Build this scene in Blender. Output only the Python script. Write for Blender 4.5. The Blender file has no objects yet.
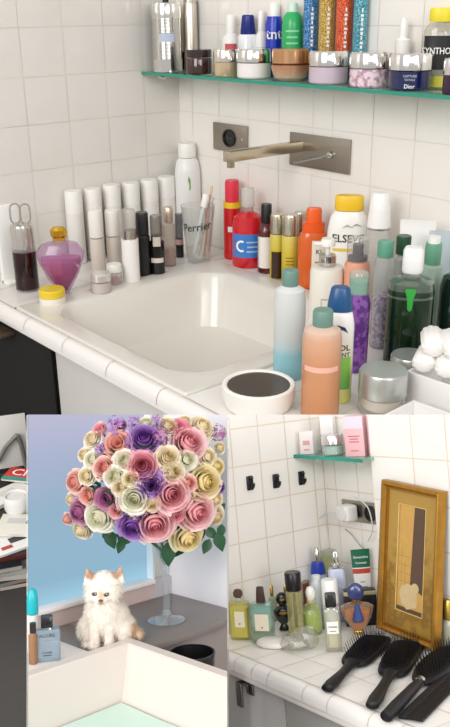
import bpy, bmesh, math, random
from mathutils import Vector, Matrix
random.seed(7)
F, CX, CY = 850.0, 225.0, 363.5
COL = bpy.context.scene.collection
PI = math.pi

# ------------------------------------------------------------------ materials
def lin(h):
    h = h.lstrip('#')
    c = [int(h[i:i+2], 16)/255 for i in (0, 2, 4)]
    return tuple((x/12.92 if x <= .04045 else ((x+.055)/1.055)**2.4) for x in c) + (1,)
_m = {}
def newmat(key):
    m = bpy.data.materials.new(key); m.use_nodes = True
    nt = m.node_tree
    return m, nt, nt.nodes['Principled BSDF'], nt.nodes['Material Output']
def P(col, rough=.4, metal=0, noise=0, nscale=60, emit=0, spec=.5, coat=0, sss=0):
    """plain or slightly mottled procedural surface"""
    key = f'P{col}{rough}{metal}{noise}{nscale}{emit}{spec}{coat}{sss}'
    if key in _m: return _m[key]
    m, nt, b, out = newmat('surface_' + col.strip('#'))
    b.inputs['Base Color'].default_value = lin(col)
    b.inputs['Roughness'].default_value = rough; b.inputs['Metallic'].default_value = metal
    b.inputs['Specular IOR Level'].default_value = spec
    b.inputs['Coat Weight'].default_value = coat
    if sss:
        b.inputs['Subsurface Weight'].default_value = sss; b.inputs['Subsurface Scale'].default_value = .01
    if emit:
        b.inputs['Emission Color'].default_value = lin(col); b.inputs['Emission Strength'].default_value = emit
    if noise:
        tc = nt.nodes.new('ShaderNodeTexCoord'); n = nt.nodes.new('ShaderNodeTexNoise')
        n.inputs['Scale'].default_value = nscale; n.inputs['Detail'].default_value = 4
        nt.links.new(tc.outputs['Object'], n.inputs['Vector'])
        mx = nt.nodes.new('ShaderNodeMix'); mx.data_type = 'RGBA'
        c = lin(col)
        mx.inputs['A'].default_value = tuple(x*(1-noise) for x in c[:3]) + (1,)
        mx.inputs['B'].default_value = tuple(min(1, x*(1+noise)) for x in c[:3]) + (1,)
        nt.links.new(n.outputs['Fac'], mx.inputs['Factor']); nt.links.new(mx.outputs['Result'], b.inputs['Base Color'])
    _m[key] = m
    return m
def GL(tint='#ffffff', dens=.08, rough=.04, body=None, refl=.7):
    """thin clear or tinted glass: transparent, a little body colour, facing-angle reflection"""
    key = f'G{tint}{dens}{rough}{body}{refl}'
    if key in _m: return _m[key]
    m, nt, b, out = newmat('glass_' + tint.strip('#'))
    nt.nodes.remove(b); N = nt.nodes.new; L = nt.links.new
    tr = N('ShaderNodeBsdfTransparent'); tr.inputs[0].default_value = lin(tint)
    df = N('ShaderNodeBsdfDiffuse'); df.inputs[0].default_value = lin(body or tint)
    gl = N('ShaderNodeBsdfGlossy'); gl.inputs['Roughness'].default_value = rough
    m1 = N('ShaderNodeMixShader'); m1.inputs[0].default_value = dens
    L(tr.outputs[0], m1.inputs[1]); L(df.outputs[0], m1.inputs[2])
    lw = N('ShaderNodeLayerWeight'); lw.inputs['Blend'].default_value = .5
    pw = N('ShaderNodeMath'); pw.operation = 'POWER'; pw.inputs[1].default_value = 2.5
    ma = N('ShaderNodeMath'); ma.operation = 'MULTIPLY_ADD'; ma.inputs[1].default_value = refl*.8; ma.inputs[2].default_value = .05
    L(lw.outputs['Facing'], pw.inputs[0]); L(pw.outputs[0], ma.inputs[0])
    m2 = N('ShaderNodeMixShader'); L(ma.outputs[0], m2.inputs[0]); L(m1.outputs[0], m2.inputs[1]); L(gl.outputs[0], m2.inputs[2])
    L(m2.outputs[0], out.inputs['Surface'])
    _m[key] = m
    return m
def RAMP(stops, axis='Z', lo=0, hi=1, rough=.4, noise=0, nscale=30, metal=0, emit=0, const=False, radial=False):
    """colour ramp along an object axis (metres, lo..hi)"""
    key = f'R{stops}{axis}{lo}{hi}{rough}{noise}{metal}{emit}{const}{radial}'
    if key in _m: return _m[key]
    m, nt, b, out = newmat('ramp_' + stops[0][1].strip('#')); N = nt.nodes.new; L = nt.links.new
    tc = N('ShaderNodeTexCoord'); sep = N('ShaderNodeSeparateXYZ'); L(tc.outputs['Object'], sep.inputs[0])
    src = sep.outputs[axis]
    if radial:
        vm = N('ShaderNodeVectorMath'); vm.operation = 'MULTIPLY'; vm.inputs[1].default_value = (1, 1, 0)
        L(tc.outputs['Object'], vm.inputs[0]); ln = N('ShaderNodeVectorMath'); ln.operation = 'LENGTH'
        L(vm.outputs[0], ln.inputs[0]); src = ln.outputs['Value']
    if noise:
        n = N('ShaderNodeTexNoise'); n.inputs['Scale'].default_value = nscale; L(tc.outputs['Object'], n.inputs['Vector'])
        ad = N('ShaderNodeMath'); ad.operation = 'MULTIPLY_ADD'; ad.inputs[1].default_value = noise*(hi-lo)
        L(n.outputs['Fac'], ad.inputs[0]); L(src, ad.inputs[2]); src = ad.outputs[0]
    mr = N('ShaderNodeMapRange'); mr.inputs['From Min'].default_value = lo; mr.inputs['From Max'].default_value = hi
    L(src, mr.inputs['Value'])
    cr = N('ShaderNodeValToRGB'); e = cr.color_ramp.elements
    if const: cr.color_ramp.interpolation = 'CONSTANT'
    e[0].position, e[0].color = stops[0][0], lin(stops[0][1]); e[1].position, e[1].color = stops[-1][0], lin(stops[-1][1])
    for p, c in stops[1:-1]:
        x = e.new(p); x.color = lin(c)
    L(mr.outputs[0], cr.inputs[0]); L(cr.outputs[0], b.inputs['Base Color'])
    b.inputs['Roughness'].default_value = rough; b.inputs['Metallic'].default_value = metal
    if emit:
        L(cr.outputs[0], b.inputs['Emission Color']); b.inputs['Emission Strength'].default_value = emit
    _m[key] = m
    return m
def SPECK(base, spots, scale=300, thr=.5, rough=.3):
    """glitter or flecks: thresholded noise between two colours"""
    key = f'S{base}{spots}{scale}{thr}'
    if key in _m: return _m[key]
    m, nt, b, out = newmat('flecked_' + base.strip('#')); N = nt.nodes.new; L = nt.links.new
    tc = N('ShaderNodeTexCoord'); n = N('ShaderNodeTexNoise'); n.inputs['Scale'].default_value = scale; n.inputs['Detail'].default_value = 2
    L(tc.outputs['Object'], n.inputs['Vector'])
    cr = N('ShaderNodeValToRGB'); e = cr.color_ramp.elements
    e[0].position, e[0].color = thr-.06, lin(base); e[1].position, e[1].color = thr+.06, lin(spots)
    L(n.outputs['Fac'], cr.inputs[0]); L(cr.outputs[0], b.inputs['Base Color']); b.inputs['Roughness'].default_value = rough
    _m[key] = m
    return m
WHITE = P('#f4f2ee', .35); CREAM = P('#efe9dc', .4); BLACK = P('#141416', .35); CHROME = P('#d8d6d2', .12, 1)
SILVER = P('#c4c2be', .28, 1); STEEL = P('#a39b90', .38, 1, .05, 200); GOLD = P('#d9b25a', .25, 1)
CLEAR = GL('#fbfdfc', .10, body='#f2f4f2'); CLEAR2 = GL('#f4f8f6', .22, body='#eef0ee')
INK = P('#2b2b2e', .6); TXTW = P('#f6f4f0', .5); GREYTXT = P('#8b8986', .6)

# ------------------------------------------------------------------ rooms (camera poses measured from each view)
def rot(r):
    v = Vector(r); return Matrix.Rotation(v.length, 3, v.normalized())
FLIP = Matrix(((1, 0, 0), (0, -1, 0), (0, 0, -1)))
class Room:
    def __init__(s, r, t, unit, off, scale):
        s.R = rot(r); s.t = Vector(t)*unit; s.off = Vector(off); s.s = scale; s.u = unit
        s.cam = s.off - s.R.transposed() @ s.t
    def ray(s, u, v):
        return s.R.transposed() @ Vector(((u-CX)/F, (v-CY)/F, 1))
    def at(s, u, v, ax, val):
        d = s.ray(u, v); return s.cam + d*((val - s.cam[ax])/d[ax])
    def xc(s, p): return s.R @ (Vector(p) - s.off) + s.t
    def px(s, p):
        c = s.xc(p); return CX + F*c.x/c.z, CY + F*c.y/c.z
    def depth(s, p): return s.xc(p).z
    def k(s, u, v):
        d = s.ray(u, v); return -d.z/d.length
    def face(s, loc):
        d = s.cam - Vector(loc); return math.atan2(d.y, d.x) + PI/2
    def height_at(s, loc, u, v):
        """z where the sight line (u, v) meets the upright plane through loc that faces the viewer"""
        loc = Vector(loc); n = s.cam - loc; n.z = 0; d = s.ray(u, v)
        k = (loc - s.cam).dot(n)/d.dot(n); return (s.cam + d*k).z
RA = Room((1.8259, .8461, -.5783), (-1.1241, -5.3808, 21.5591), .1, (0, 0, 1.07), 1)
RB = Room((1.5051, .5918, -.6108), (-.1504, .648, 2.4), 1, (0, 0, .6), .36)
RC = Room((1.4665, .7093, -.8309), (2.8953, 4.5174, 23.9445), .1, (0, 0, 1.074), .42)
CAMW = Matrix.Translation(RA.cam) @ (RA.R.transposed() @ FLIP).to_4x4()
for rm in (RA, RB, RC):
    loc2cam = Matrix.Translation(rm.t) @ rm.R.to_4x4() @ Matrix.Translation(-rm.off)      # local -> camera axes
    rm.M = CAMW @ FLIP.to_4x4() @ Matrix.Scale(rm.s, 4) @ loc2cam
    rm.Mi = rm.M.inverted()
ZA, ZC, ZB = .85, .85, .6                      # counter heights in each room

# ------------------------------------------------------------------ object helpers
def link(name, bm, m, parent=None, room=None, smooth=35, loc=None, rz=0, keep=False):
    me = bpy.data.meshes.new(name)
    if not keep: bmesh.ops.recalc_face_normals(bm, faces=bm.faces[:])
    bm.to_mesh(me); bm.free()
    if smooth:
        for p in me.polygons: p.use_smooth = True
        me.set_sharp_from_angle(angle=math.radians(smooth))
    if isinstance(m, (list, tuple)):
        for x in m: me.materials.append(x)
    else: me.materials.append(m)
    o = bpy.data.objects.new(name, me); COL.objects.link(o)
    if parent is not None: o.parent = parent
    elif room is not None:
        o.matrix_world = room.M @ Matrix.Translation(Vector(loc) if loc is not None else Vector()) @ Matrix.Rotation(rz, 4, 'Z')
    return o
def tag(o, label, cat, group=None, kind=None):
    o['label'] = label; o['category'] = cat
    if group: o['group'] = group
    if kind: o['kind'] = kind
    return o
def struct(o): o['kind'] = 'structure'; return o
def empty(name, room, loc, rz=0, label=None, cat=None, group=None, tilt=None):
    o = bpy.data.objects.new(name, None); COL.objects.link(o); o.empty_display_size = .02
    M = room.M @ Matrix.Translation(Vector(loc)) @ Matrix.Rotation(rz, 4, 'Z')
    if tilt is not None: M = M @ tilt
    o.matrix_world = M
    if label: tag(o, label, cat, group)
    return o
def box(bm, c, s, M=None, bev=0, seg=2):
    r = bmesh.ops.create_cube(bm, size=1)['verts']
    for v in r:
        v.co = Vector((v.co.x*s[0]+c[0], v.co.y*s[1]+c[1], v.co.z*s[2]+c[2]))
    if bev:
        es = list({e for v in r for e in v.link_edges})
        q = bmesh.ops.bevel(bm, geom=es, offset=bev, segments=seg, affect='EDGES', profile=.5)
        r = list({v for f in q['faces'] for v in f.verts} | {v for v in r if v.is_valid})
    if M is not None:
        for v in r: v.co = M @ v.co
    return r
def B(c, s, bev=0, M=None, seg=2):
    bm = bmesh.new(); box(bm, c, s, M, bev, seg); return bm
def ringpts(r, z, seg, sq=2, sx=1, sy=1):
    out = []
    for i in range(seg):
        a = 2*PI*(i+.5)/seg; c, s = math.cos(a), math.sin(a)
        k = (abs(c)**sq + abs(s)**sq)**(-1/sq)
        out.append(Vector((r*k*c*sx, r*k*s*sy, z)))
    return out
def lathe(prof, seg=28, sq=2, sx=1, sy=1, bm=None, capb=True, capt=True):
    bm = bm or bmesh.new(); rings = []
    for r, z in prof:
        if r < 1e-6: rings.append([bm.verts.new((0, 0, z))])
        else: rings.append([bm.verts.new(p) for p in ringpts(r, z, seg, sq, sx, sy)])
    for a, b in zip(rings, rings[1:]):
        if len(a) == 1 and len(b) == 1: continue
        for i in range(seg):
            j = (i+1) % seg
            if len(a) == 1: bm.faces.new((a[0], b[j], b[i]))
            elif len(b) == 1: bm.faces.new((a[i], a[j], b[0]))
            else: bm.faces.new((a[i], a[j], b[j], b[i]))
    if capb and len(rings[0]) > 1: bm.faces.new(rings[0][::-1])
    if capt and len(rings[-1]) > 1: bm.faces.new(rings[-1])
    return bm
def tube(pts, r, seg=8, bm=None, caps=True):
    """swept round bar; r a number or a list per point"""
    bm = bm or bmesh.new(); pts = [Vector(p) for p in pts]; n = len(pts)
    rs = r if isinstance(r, (list, tuple)) else [r]*n
    prev = None; up = Vector((0, 0, 1))
    for i, p in enumerate(pts):
        t = (pts[min(i+1, n-1)] - pts[max(i-1, 0)]).normalized()
        a = t.cross(up)
        if a.length < 1e-3: a = t.cross(Vector((1, 0, 0)))
        a.normalize(); b = a.cross(t).normalized(); up = b
        ring = [bm.verts.new(p + (a*math.cos(2*PI*k/seg) + b*math.sin(2*PI*k/seg))*rs[i]) for k in range(seg)]
        if prev:
            for k in range(seg): bm.faces.new((prev[k], prev[(k+1) % seg], ring[(k+1) % seg], ring[k]))
        elif caps: bm.faces.new(ring[::-1])
        prev = ring
    if caps: bm.faces.new(prev)
    return bm
def blob(bm, c, r, seg=16, M=None):
    v = bmesh.ops.create_uvsphere(bm, u_segments=seg, v_segments=max(6, seg*2//3), radius=1)['verts']
    for x in v:
        p = Vector((x.co.x*r[0], x.co.y*r[1], x.co.z*r[2]))
        if M is not None: p = M @ p
        x.co = p + Vector(c)
    return v
def textbm(s, size):
    cu = bpy.data.curves.new('lettering', 'FONT'); cu.body = s; cu.size = size; cu.align_x = 'CENTER'; cu.align_y = 'CENTER'
    cu.resolution_u = 2; cu.offset = size*.012
    o = bpy.data.objects.new('lettering_source', cu); COL.objects.link(o)
    dg = bpy.context.evaluated_depsgraph_get(); me = bpy.data.meshes.new_from_object(o.evaluated_get(dg))
    bm = bmesh.new(); bm.from_mesh(me); bpy.data.objects.remove(o); bpy.data.curves.remove(cu); bpy.data.meshes.remove(me)
    return bm
def clip(bm, room, a, b, keep):
    """end a surface on the upright or level plane that carries the booth edge through sight lines a and b; keep the side of sight line keep"""
    n = room.ray(*a).cross(room.ray(*b)).normalized()
    if room.ray(*keep).dot(n) < 0: n = -n
    bmesh.ops.bisect_plane(bm, geom=bm.verts[:]+bm.edges[:]+bm.faces[:], plane_co=room.cam, plane_no=n, clear_inner=True, clear_outer=False)
    return bm

# ------------------------------------------------------------------ generic vessel: bottles, jars, cans
class Info: pass
def V(room, name, label, cat, u, vb, vt, w, parts, z, group=None, sq=2, sy=1, h=None, rz=None, loc=None, tilt=None, seg=28):
    i = Info()
    if loc is None:
        k = room.k(u, vb); loc = room.at(u, vb - k*w/2*sy, 2, z)
    loc = Vector(loc); i.loc = loc
    i.R = w/2*room.depth(loc)/F
    if h is None:
        k = room.k(u, vt); rt = parts[-1][2][-1][0] or .3
        h = room.height_at(loc, u, vt + k*w/2*rt*sy) - loc.z
    i.h = h; i.sq, i.sy = sq, sy
    rz = room.face(loc) if rz is None else room.face(loc) + rz
    i.o = empty(name, room, loc + Vector((0, 0, .0006)), rz, label, cat, group, tilt)
    i.p = {}
    for pt in parts:
        pn, m, prof = pt[:3]; op = pt[3] if len(pt) > 3 else {}
        bm = lathe([(r*i.R, zz*h) for r, zz in prof], seg, op.get('sq', sq), 1, op.get('sy', sy))
        par = i.p[op['on']] if 'on' in op else i.o
        if callable(m): m = m(h)
        i.p[pn] = link(pn, bm, m, par)
        if 'label' in op: i.p[pn]['label'] = op['label']
    return i
def surf(i, x, rr, sq=None, sy=None):
    """front (-Y) surface depth of the vessel at sideways offset x"""
    R = i.R*rr; sq = sq or i.sq; sy = sy or i.sy
    t = min(.999, abs(x)/R); return -R*sy*(1 - t**sq)**(1/sq)
def patch(i, m, z0, z1, half, rr=1.0, name='paper_label', sq=None, sy=None, on='body', x0=0, n=10):
    """a printed label lying on the front of the vessel; half and x0 in units of its radius"""
    bm = bmesh.new(); cols = []
    for k in range(n+1):
        x = (x0 + half*(2*k/n - 1))*i.R
        y = surf(i, x, rr, sq, sy) - .0005
        cols.append((bm.verts.new((x, y, z0*i.h)), bm.verts.new((x, y, z1*i.h))))
    for a, b in zip(cols, cols[1:]): bm.faces.new((a[0], b[0], b[1], a[1]))
    if callable(m): m = m(i.h)
    return link(name, bm, m, i.p.get(on, i.o), smooth=60)
def txt(i, s, zc, size, m, rr=1.0, name='lettering', sq=None, sy=None, on='body', x0=0, turn=0, out=.0011, sx=1):
    bm = textbm(s, size*i.h)
    for v in bm.verts:
        x, z = v.co.x*sx, v.co.y
        if turn: x, z = -z, x
        x += x0*i.R
        v.co = Vector((x, surf(i, x, rr, sq, sy) - out, zc*i.h + z))
    return link(name, bm, m, i.p.get(on, i.o), smooth=0, keep=True)
def jar(r0=.97, lid=.5): return [(.9, 0), (1, .06), (r0, lid)]

# ------------------------------------------------------------------ tiled surfaces
GROUT = P('#e0dad0', .8); TILE_L = P('#e4e0da', .16, noise=.015, nscale=6); TILE_B = P('#f1ece6', .14, noise=.012, nscale=6)  # same white tile on both walls; the left wall's shade is put into its tone
TILE_C = P('#f4f0ea', .2, noise=.012, nscale=6); GROUTC = P('#e2d3be', .8); TILE_T = P('#e9e5e1', .3)
def tiles(bm, us, vs, fn, gap=.0016, bulge=.0007, n=4, skip=None):
    """pillowed tiles between grout lines us x vs; fn(a, b, h) gives the point at height h off the surface"""
    a0, a1, b0, b1 = us[0], us[-1], vs[0], vs[-1]
    f = bm.faces.new([bm.verts.new(fn(a, b, 0)) for a, b in ((a0, b0), (a1, b0), (a1, b1), (a0, b1))]); f.material_index = 0
    for i in range(len(us)-1):
        for j in range(len(vs)-1):
            if skip and skip((us[i]+us[i+1])/2, (vs[j]+vs[j+1])/2): continue
            p0, p1, q0, q1 = us[i]+gap/2, us[i+1]-gap/2, vs[j]+gap/2, vs[j+1]-gap/2
            tx, ty = random.uniform(-.0003, .0003), random.uniform(-.0003, .0003)
            g = []
            for y in range(n+1):
                row = []
                for x in range(n+1):
                    s, t = 2*x/n-1, 2*y/n-1
                    h = .0006 + bulge*(1-s**4)*(1-t**4) + tx*s + ty*t
                    row.append(bm.verts.new(fn(p0+(p1-p0)*x/n, q0+(q1-q0)*y/n, h)))
                g.append(row)
            for y in range(n):
                for x in range(n):
                    f = bm.faces.new((g[y][x], g[y][x+1], g[y+1][x+1], g[y+1][x])); f.material_index = 1
    return bm
def frange(a, b, s):
    out = [a]
    while out[-1] + s < b - 1e-6: out.append(out[-1]+s)
    return out + [b]
def wall(name, room, bm, mats): return struct(link(name, bm, mats, room=room, smooth=30, keep=True))

# ------------------------------------------------------------------ ROOM A: washbasin corner
rows = [.001, .77, .87, .97] + [1.07+.1*k for k in range(0, 11)]
ya = [-1.9, -.94] + [-.1045*k for k in range(8, -1, -1)]
wall('wall_left', RA, tiles(bmesh.new(), ya, rows, lambda a, b, h: Vector((h, a, b))), (GROUT, TILE_L))
xa = [0, .0541] + [.0541+.103*k for k in range(1, 5)] + [.5223, .63, .734] + [.734+.104*k for k in range(1, 6)]
wall('wall_back', RA, tiles(bmesh.new(), xa, rows, lambda a, b, h: Vector((a, -h, b))), (GROUT, TILE_B))
struct(link('floor', B((1.1, -.9, -.01), (2.4, 2.2, .02)), P('#55524f', .6, noise=.1), room=RA))

# basin set into the counter
XB0, XB1, YB0, YB1 = .235, .80, -.605, -.085
def rrect(x0, x1, y0, y1, r, z, n=8):
    out = []
    for cx, cy, a in ((x1-r, y1-r, 0), (x0+r, y1-r, 90), (x0+r, y0+r, 180), (x1-r, y0+r, 270)):
        for k in range(n+1):
            t = math.radians(a+90*k/n); out.append(Vector((cx+r*math.cos(t), cy+r*math.sin(t), z)))
    return out
def loft(rings, bm=None, cap=True, capb=False):
    bm = bm or bmesh.new(); R = [[bm.verts.new(p) for p in r] for r in rings]
    for a, b in zip(R, R[1:]):
        for i in range(len(a)):
            j = (i+1) % len(a); bm.faces.new((a[i], a[j], b[j], b[i]))
    if cap: bm.faces.new(R[-1])
    if capb: bm.faces.new(R[0][::-1])
    return bm
ox0, ox1, oy0, oy1 = .30, .745, -.555, -.145
rg = [rrect(XB0, XB1, YB0, YB1, .004, ZA-.14), rrect(XB0, XB1, YB0, YB1, .004, ZA-.001), rrect(XB0+.003, XB1-.003, YB0+.003, YB1-.003, .005, ZA+.003),
      rrect(ox0-.016, ox1+.016, oy0-.016, oy1+.016, .07, ZA+.004), rrect(ox0-.006, ox1+.006, oy0-.006, oy1+.006, .065, ZA+.001),
      rrect(ox0, ox1, oy0, oy1, .06, ZA-.008), rrect(ox0+.012, ox1-.012, oy0+.012, oy1-.012, .06, ZA-.06),
      rrect(ox0+.03, ox1-.03, oy0+.03, oy1-.03, .06, ZA-.11), rrect(ox0+.07, ox1-.07, oy0+.07, oy1-.07, .06, ZA-.128),
      rrect(ox0+.17, ox1-.17, oy0+.17, oy1-.17, .03, ZA-.132)]
basin = link('washbasin', loft(rg), P('#dcd8d0', .2, coat=.2), room=RA, smooth=40)
tag(basin, 'large white ceramic washbasin set into the white tiled counter', 'washbasin')
link('drain', lathe([(.02, 0), (.024, .002), (.012, .003)], 20), CHROME, basin).location = (.52, -.35, ZA-.1318)
ov = link('overflow', lathe([(.011, 0), (.012, .004), (.007, .005)], 16), P('#2a2a2c', .3), basin)
ov.matrix_local = Matrix.Translation((ox1-.006, -.36, ZA-.035)) @ Matrix.Rotation(-PI/2-.2, 4, 'Y')
# tiled counter: tile field around the basin, rolled edge tiles along the front
YE = -.6065
bm = bmesh.new()
fl = lambda a, b, h: Vector((a, b, ZA-.0012+h))
tiles(bm, frange(.0, XB0-.0015, .1), frange(YE, -.002, .1), fl)
tiles(bm, [XB0, .3, .4, .5, .6, .7, XB1], [YB1+.0015, -.002], fl)
tiles(bm, frange(XB1+.0015, 1.5, .1), frange(YE, -.002, .1), fl)
prof = [(-.607, ZA-.001), (-.612, ZA+.0015), (-.62, ZA), (-.626, ZA-.005), (-.6295, ZA-.013), (-.63, ZA-.023)]
xs = [0, .02] + [.02+.1475*k for k in range(1, 10)] + [1.5]
for a, b in zip(xs, xs[1:]):
    g = []
    for x in (a+.0009, (a+b)/2, b-.0009): g.append([bm.verts.new((x, y, z)) for y, z in prof])
    for p, q in zip(g, g[1:]):
        for i in range(len(prof)-1):
            f = bm.faces.new((p[i], p[i+1], q[i+1], q[i])); f.material_index = 1
for x0, x1 in ((0, 1.5),):
    g = [[bm.verts.new((x, y+.001, z-.001)) for y, z in prof] for x in (x0, x1)]
    for i in range(len(prof)-1): bm.faces.new((g[0][i], g[0][i+1], g[1][i+1], g[1][i]))
ct = link('tiled_counter', bm, (P('#d6cdc2', .8), TILE_T), room=RA, smooth=40)
tag(ct, 'white tiled counter with rolled front edge around the large washbasin', 'counter')
lo = B((.75, -.617, ZA-.0285), (1.5, .02, .010), .003); link('edge_strip', lo, WHITE, ct)
cabA = empty('vanity_cabinet', RA, (.40, -.603, 0), 0, 'pale grey vanity cabinet under the large washbasin', 'cabinet')
LAM = P('#c9c7c3', .45, noise=.03, nscale=15)
link('carcass', B((.55, .3, .345), (1.09, .58, .70)), LAM, cabA)
link('door', B((.3, -.002, .411), (.59, .018, .81), .002), LAM, cabA); link('door', B((.85, -.002, .411), (.48, .018, .81), .002), LAM, cabA)
bp_ = empty('recess_shade', RA, (.2, -.611, 0), 0, 'black panel as shade under the counter left of the grey vanity cabinet', 'recess')
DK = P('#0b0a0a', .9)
link('back_panel', B((0, 0, .405), (.39, .006, .81)), DK, bp_); link('side_shade', B((.192, -.004, .405), (.006, .006, .81)), P('#050505', .9), bp_)  # flat black panels put in place of the open kneehole's shade
bx = RA.at(3, 326, 1, -.63)
link('brown_item', B((bx.x-.24, -.02, bx.z-.015), (.12, .034, .008), .002), P('#4a3a2a', .7, noise=.2), bp_); link('brown_item_lip', B((bx.x-.24, -.037, bx.z-.008), (.12, .004, .02), .001), P('#6a5a48', .7, noise=.2), bp_)  # small brown item under the counter, built on as part of the recess

# wall fittings
def plate(name, room, c, w, h, label, cat):
    o = empty(name, room, c, 0, label, cat)
    link('plate', B((0, -.003, 0), (w, .006, h), .0015), STEEL, o); return o
so = plate('wall_socket', RA, (.201, -.0012, 1.07+.0533), .122, .063, 'square brushed steel wall socket plate above the tall white spray can', 'socket')
def oval(rx, rz, y0, d, c=(0, 0), dish=0):
    bm = lathe([(1, 0), (1, d), (.8, d), (.74, d-dish)] if dish else [(1, 0), (.96, d), (.8, d*1.2)], 28)
    for v in bm.verts: v.co = Vector((v.co.x*rx + c[0], -(y0+v.co.z), v.co.y*rz + c[1]))
    return bm
link('socket_insert', oval(.0225, .0205, .0055, .004, dish=.003), P('#0c0c0d', .25), so)
link('pin_hole', oval(.004, .004, .0055, .0015, (-.006, 0)), P('#3b3b3d', .4), so); link('pin_hole', oval(.004, .004, .0055, .0015, (.006, 0)), P('#3b3b3d', .4), so)
link('screw', oval(.003, .003, .0055, .001, (.045, 0)), CHROME, so)
fp = plate('wall_tap', RA, (.4903, -.0012, 1.07+.0515), .175, .0693, 'brushed steel wall tap with long square spout above the washbasin', 'tap')
sp = B((-.055, -.107, .008), (.02, .21, .021), .001); link('spout', sp, P('#c9bda8', .22, 1), fp)
link('nozzle', lathe([(.008, 0), (.008, .012)], 16), P('#b5a992', .25, 1), fp).location = (-.055, -.2, -.0145)
link('lever', tube([(.038, -.012, 0), (.018, -.055, -.006), (.008, -.085, -.011)], [.0028, .0024, .0022], 10), CHROME, fp)
link('lever_hub', oval(.0075, .0075, .005, .008, (.038, 0)), CHROME, fp)

# glass shelf
ZS = 1.07+.198
SG = RAMP([(0, '#3f9c86'), (1, '#5fc2aa')], 'X', 0, 1, .15)
shA = empty('glass_shelf', RA, (0, 0, ZS), 0, 'green edged glass shelf crowded with jars above the wall tap', 'shelf')
link('glass_pane', B((.59, -.056, -.0035), (1.175, .106, .0062), .0008), GL('#cfe9df', .25, body='#bfe0d5'), shA)
link('glass_edge', B((.59, -.1103, -.0035), (1.175, .0018, .0066)), RAMP([(0, '#2f8f78'), (.5, '#64c4ac'), (1, '#2f927c')], 'X', 0, .12, .15, noise=4, nscale=22), shA)
for x in (.06, .5, .95):
    bk = link('bracket', oval(.005, .005, 0, .012), CHROME, shA); bk.location = (x, -.03 if x > .06 else -.085, -.0115)

# ------------------------------------------------------------------ things on the glass shelf (room A)
def on_shelf(u, y):
    lo, hi = -.1, 1.2
    for _ in range(50):
        m = (lo+hi)/2
        if RA.px((m, y, ZS))[0] < u: lo = m
        else: hi = m
    return (lo, y, ZS)
def SV(name, label, cat, u, vb, vt, w, parts, row, **kw):
    r = w/2*RA.depth(on_shelf(u, -.06))/F
    y = -.1085+r*kw.get('sy', 1) if row == 'front' else -.003-r*1.08*kw.get('sy', 1)
    return V(RA, name, label, cat, u, vb, vt, w, parts, ZS, loc=on_shelf(u, y), **kw)
def LM(tint, body, dens=.55): return GL(tint, dens, body=body)
JB = [(.93, 0), (1, .05), (1, .52)]; JL = [(1.03, .55), (1.03, .93), (.97, 1)]
def shelf_jar(label, u, vb, vt, w, body, lid, name='cream_jar', group=None, jb=JB, jl=JL):
    return SV(name, label, 'jar', u, vb, vt, w, [('body', body, jb), ('lid', lid, jl)], 'front')
c = SV('metal_canister', 'tall ribbed chrome canister with black knob at left end of glass shelf', 'canister', 168, 72, 3, 30,
  [('body', P('#e3e1dd', .1, 1), [(1, 0), (1, .18)] + [(r, .18+.02*k+d) for k in range(30) for r, d in ((1, 0), (.972, .006), (.972, .013), (1, .019))] + [(1, .97), (.96, 1)]),
   ('knob', BLACK, [(.18, 1), (.2, 1.03), (.2, 1.1), (.1, 1.12)])], 'front')
c.sq = 2; patch(c, P('#b9c4d8', .3), .44, .56, .5, 1.01)
SV('metal_canister', 'plain satin silver canister behind the small brown jars', 'canister', 191.5, 68, 3, 14,
  [('body', P('#cfc8ba', .3, 1), [(1, 0), (1, .95), (.9, 1)]), ('lid', P('#d6d0c4', .25, 1), [(.92, 1), (.92, 1.05), (.8, 1.06)])], 'back')
SV('amber_jar', 'wide dark amber glass jar beside the chrome canister', 'jar', 199, 74, 49, 26, [('body', P('#3a1c12', .12, coat=.6), [(.92, 0), (1, .06), (1, .6), (.96, .66)]), ('lid', P('#2b1712', .2, coat=.5), [(1, .68), (1, .97), (.95, 1)])], 'front')
SV('amber_vial', 'small dark brown vial between chrome canister and amber jar', 'vial', 182.5, 71, 52, 7, [('body', P('#2a1612', .15), [(1, 0), (1, .7)]), ('cap', BLACK, [(.8, .7), (.8, 1)])], 'back')
shelf_jar('small jar with champagne gold sides right of the amber jar', 226, 76, 49, 24, P('#e0c9a8', .15, .6), P('#e9e2d6', .1, 1))
shelf_jar('white cream jar with chrome lid below the navy capped bottle', 254, 78, 48, 34, P('#efeae6', .25), P('#e4e2df', .1, 1))
rg_ = P('#c99b72', .22, .75)
SV('cream_bowl_jar', 'rose gold bowl shaped jar below the green bottle', 'jar', 290, 80, 48, 38, [('body', RAMP([(0, '#e9d9cc'), (.25, '#d6b193'), (1, '#b98560')], 'Z', 0, .03, .22, metal=.4), [(.6, 0), (.85, .1), (1.0, .4), (.99, .5)]), ('lid', rg_, [(.9, .52), (.97, .56), (.96, .95), (.9, 1)])], 'front')
shelf_jar('pale lilac jar with chrome lid in front of the gold tube', 328, 82, 50, 39, P('#c9b9c6', .2), P('#e2dfdc', .1, 1))
j = shelf_jar('pink flecked glass jar with chrome lid left of the navy jar', 369, 85, 51, 40, SPECK('#e7d5da', '#b98fa5', 120, .52, .15), P('#e2dfdc', .1, 1))
j = shelf_jar('navy blue jar with chrome lid near right end of shelf', 409, 89, 52, 42, P('#141c4e', .15, coat=.5), P('#e6e3e0', .1, 1))
txt(j, 'CAPTURE', .4, .09, P('#b9bfd6', .4), 1.0); txt(j, 'TOTALE', .3, .08, P('#b9bfd6', .4), 1.0); txt(j, 'Dior', .12, .16, TXTW, 1.0)
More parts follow.
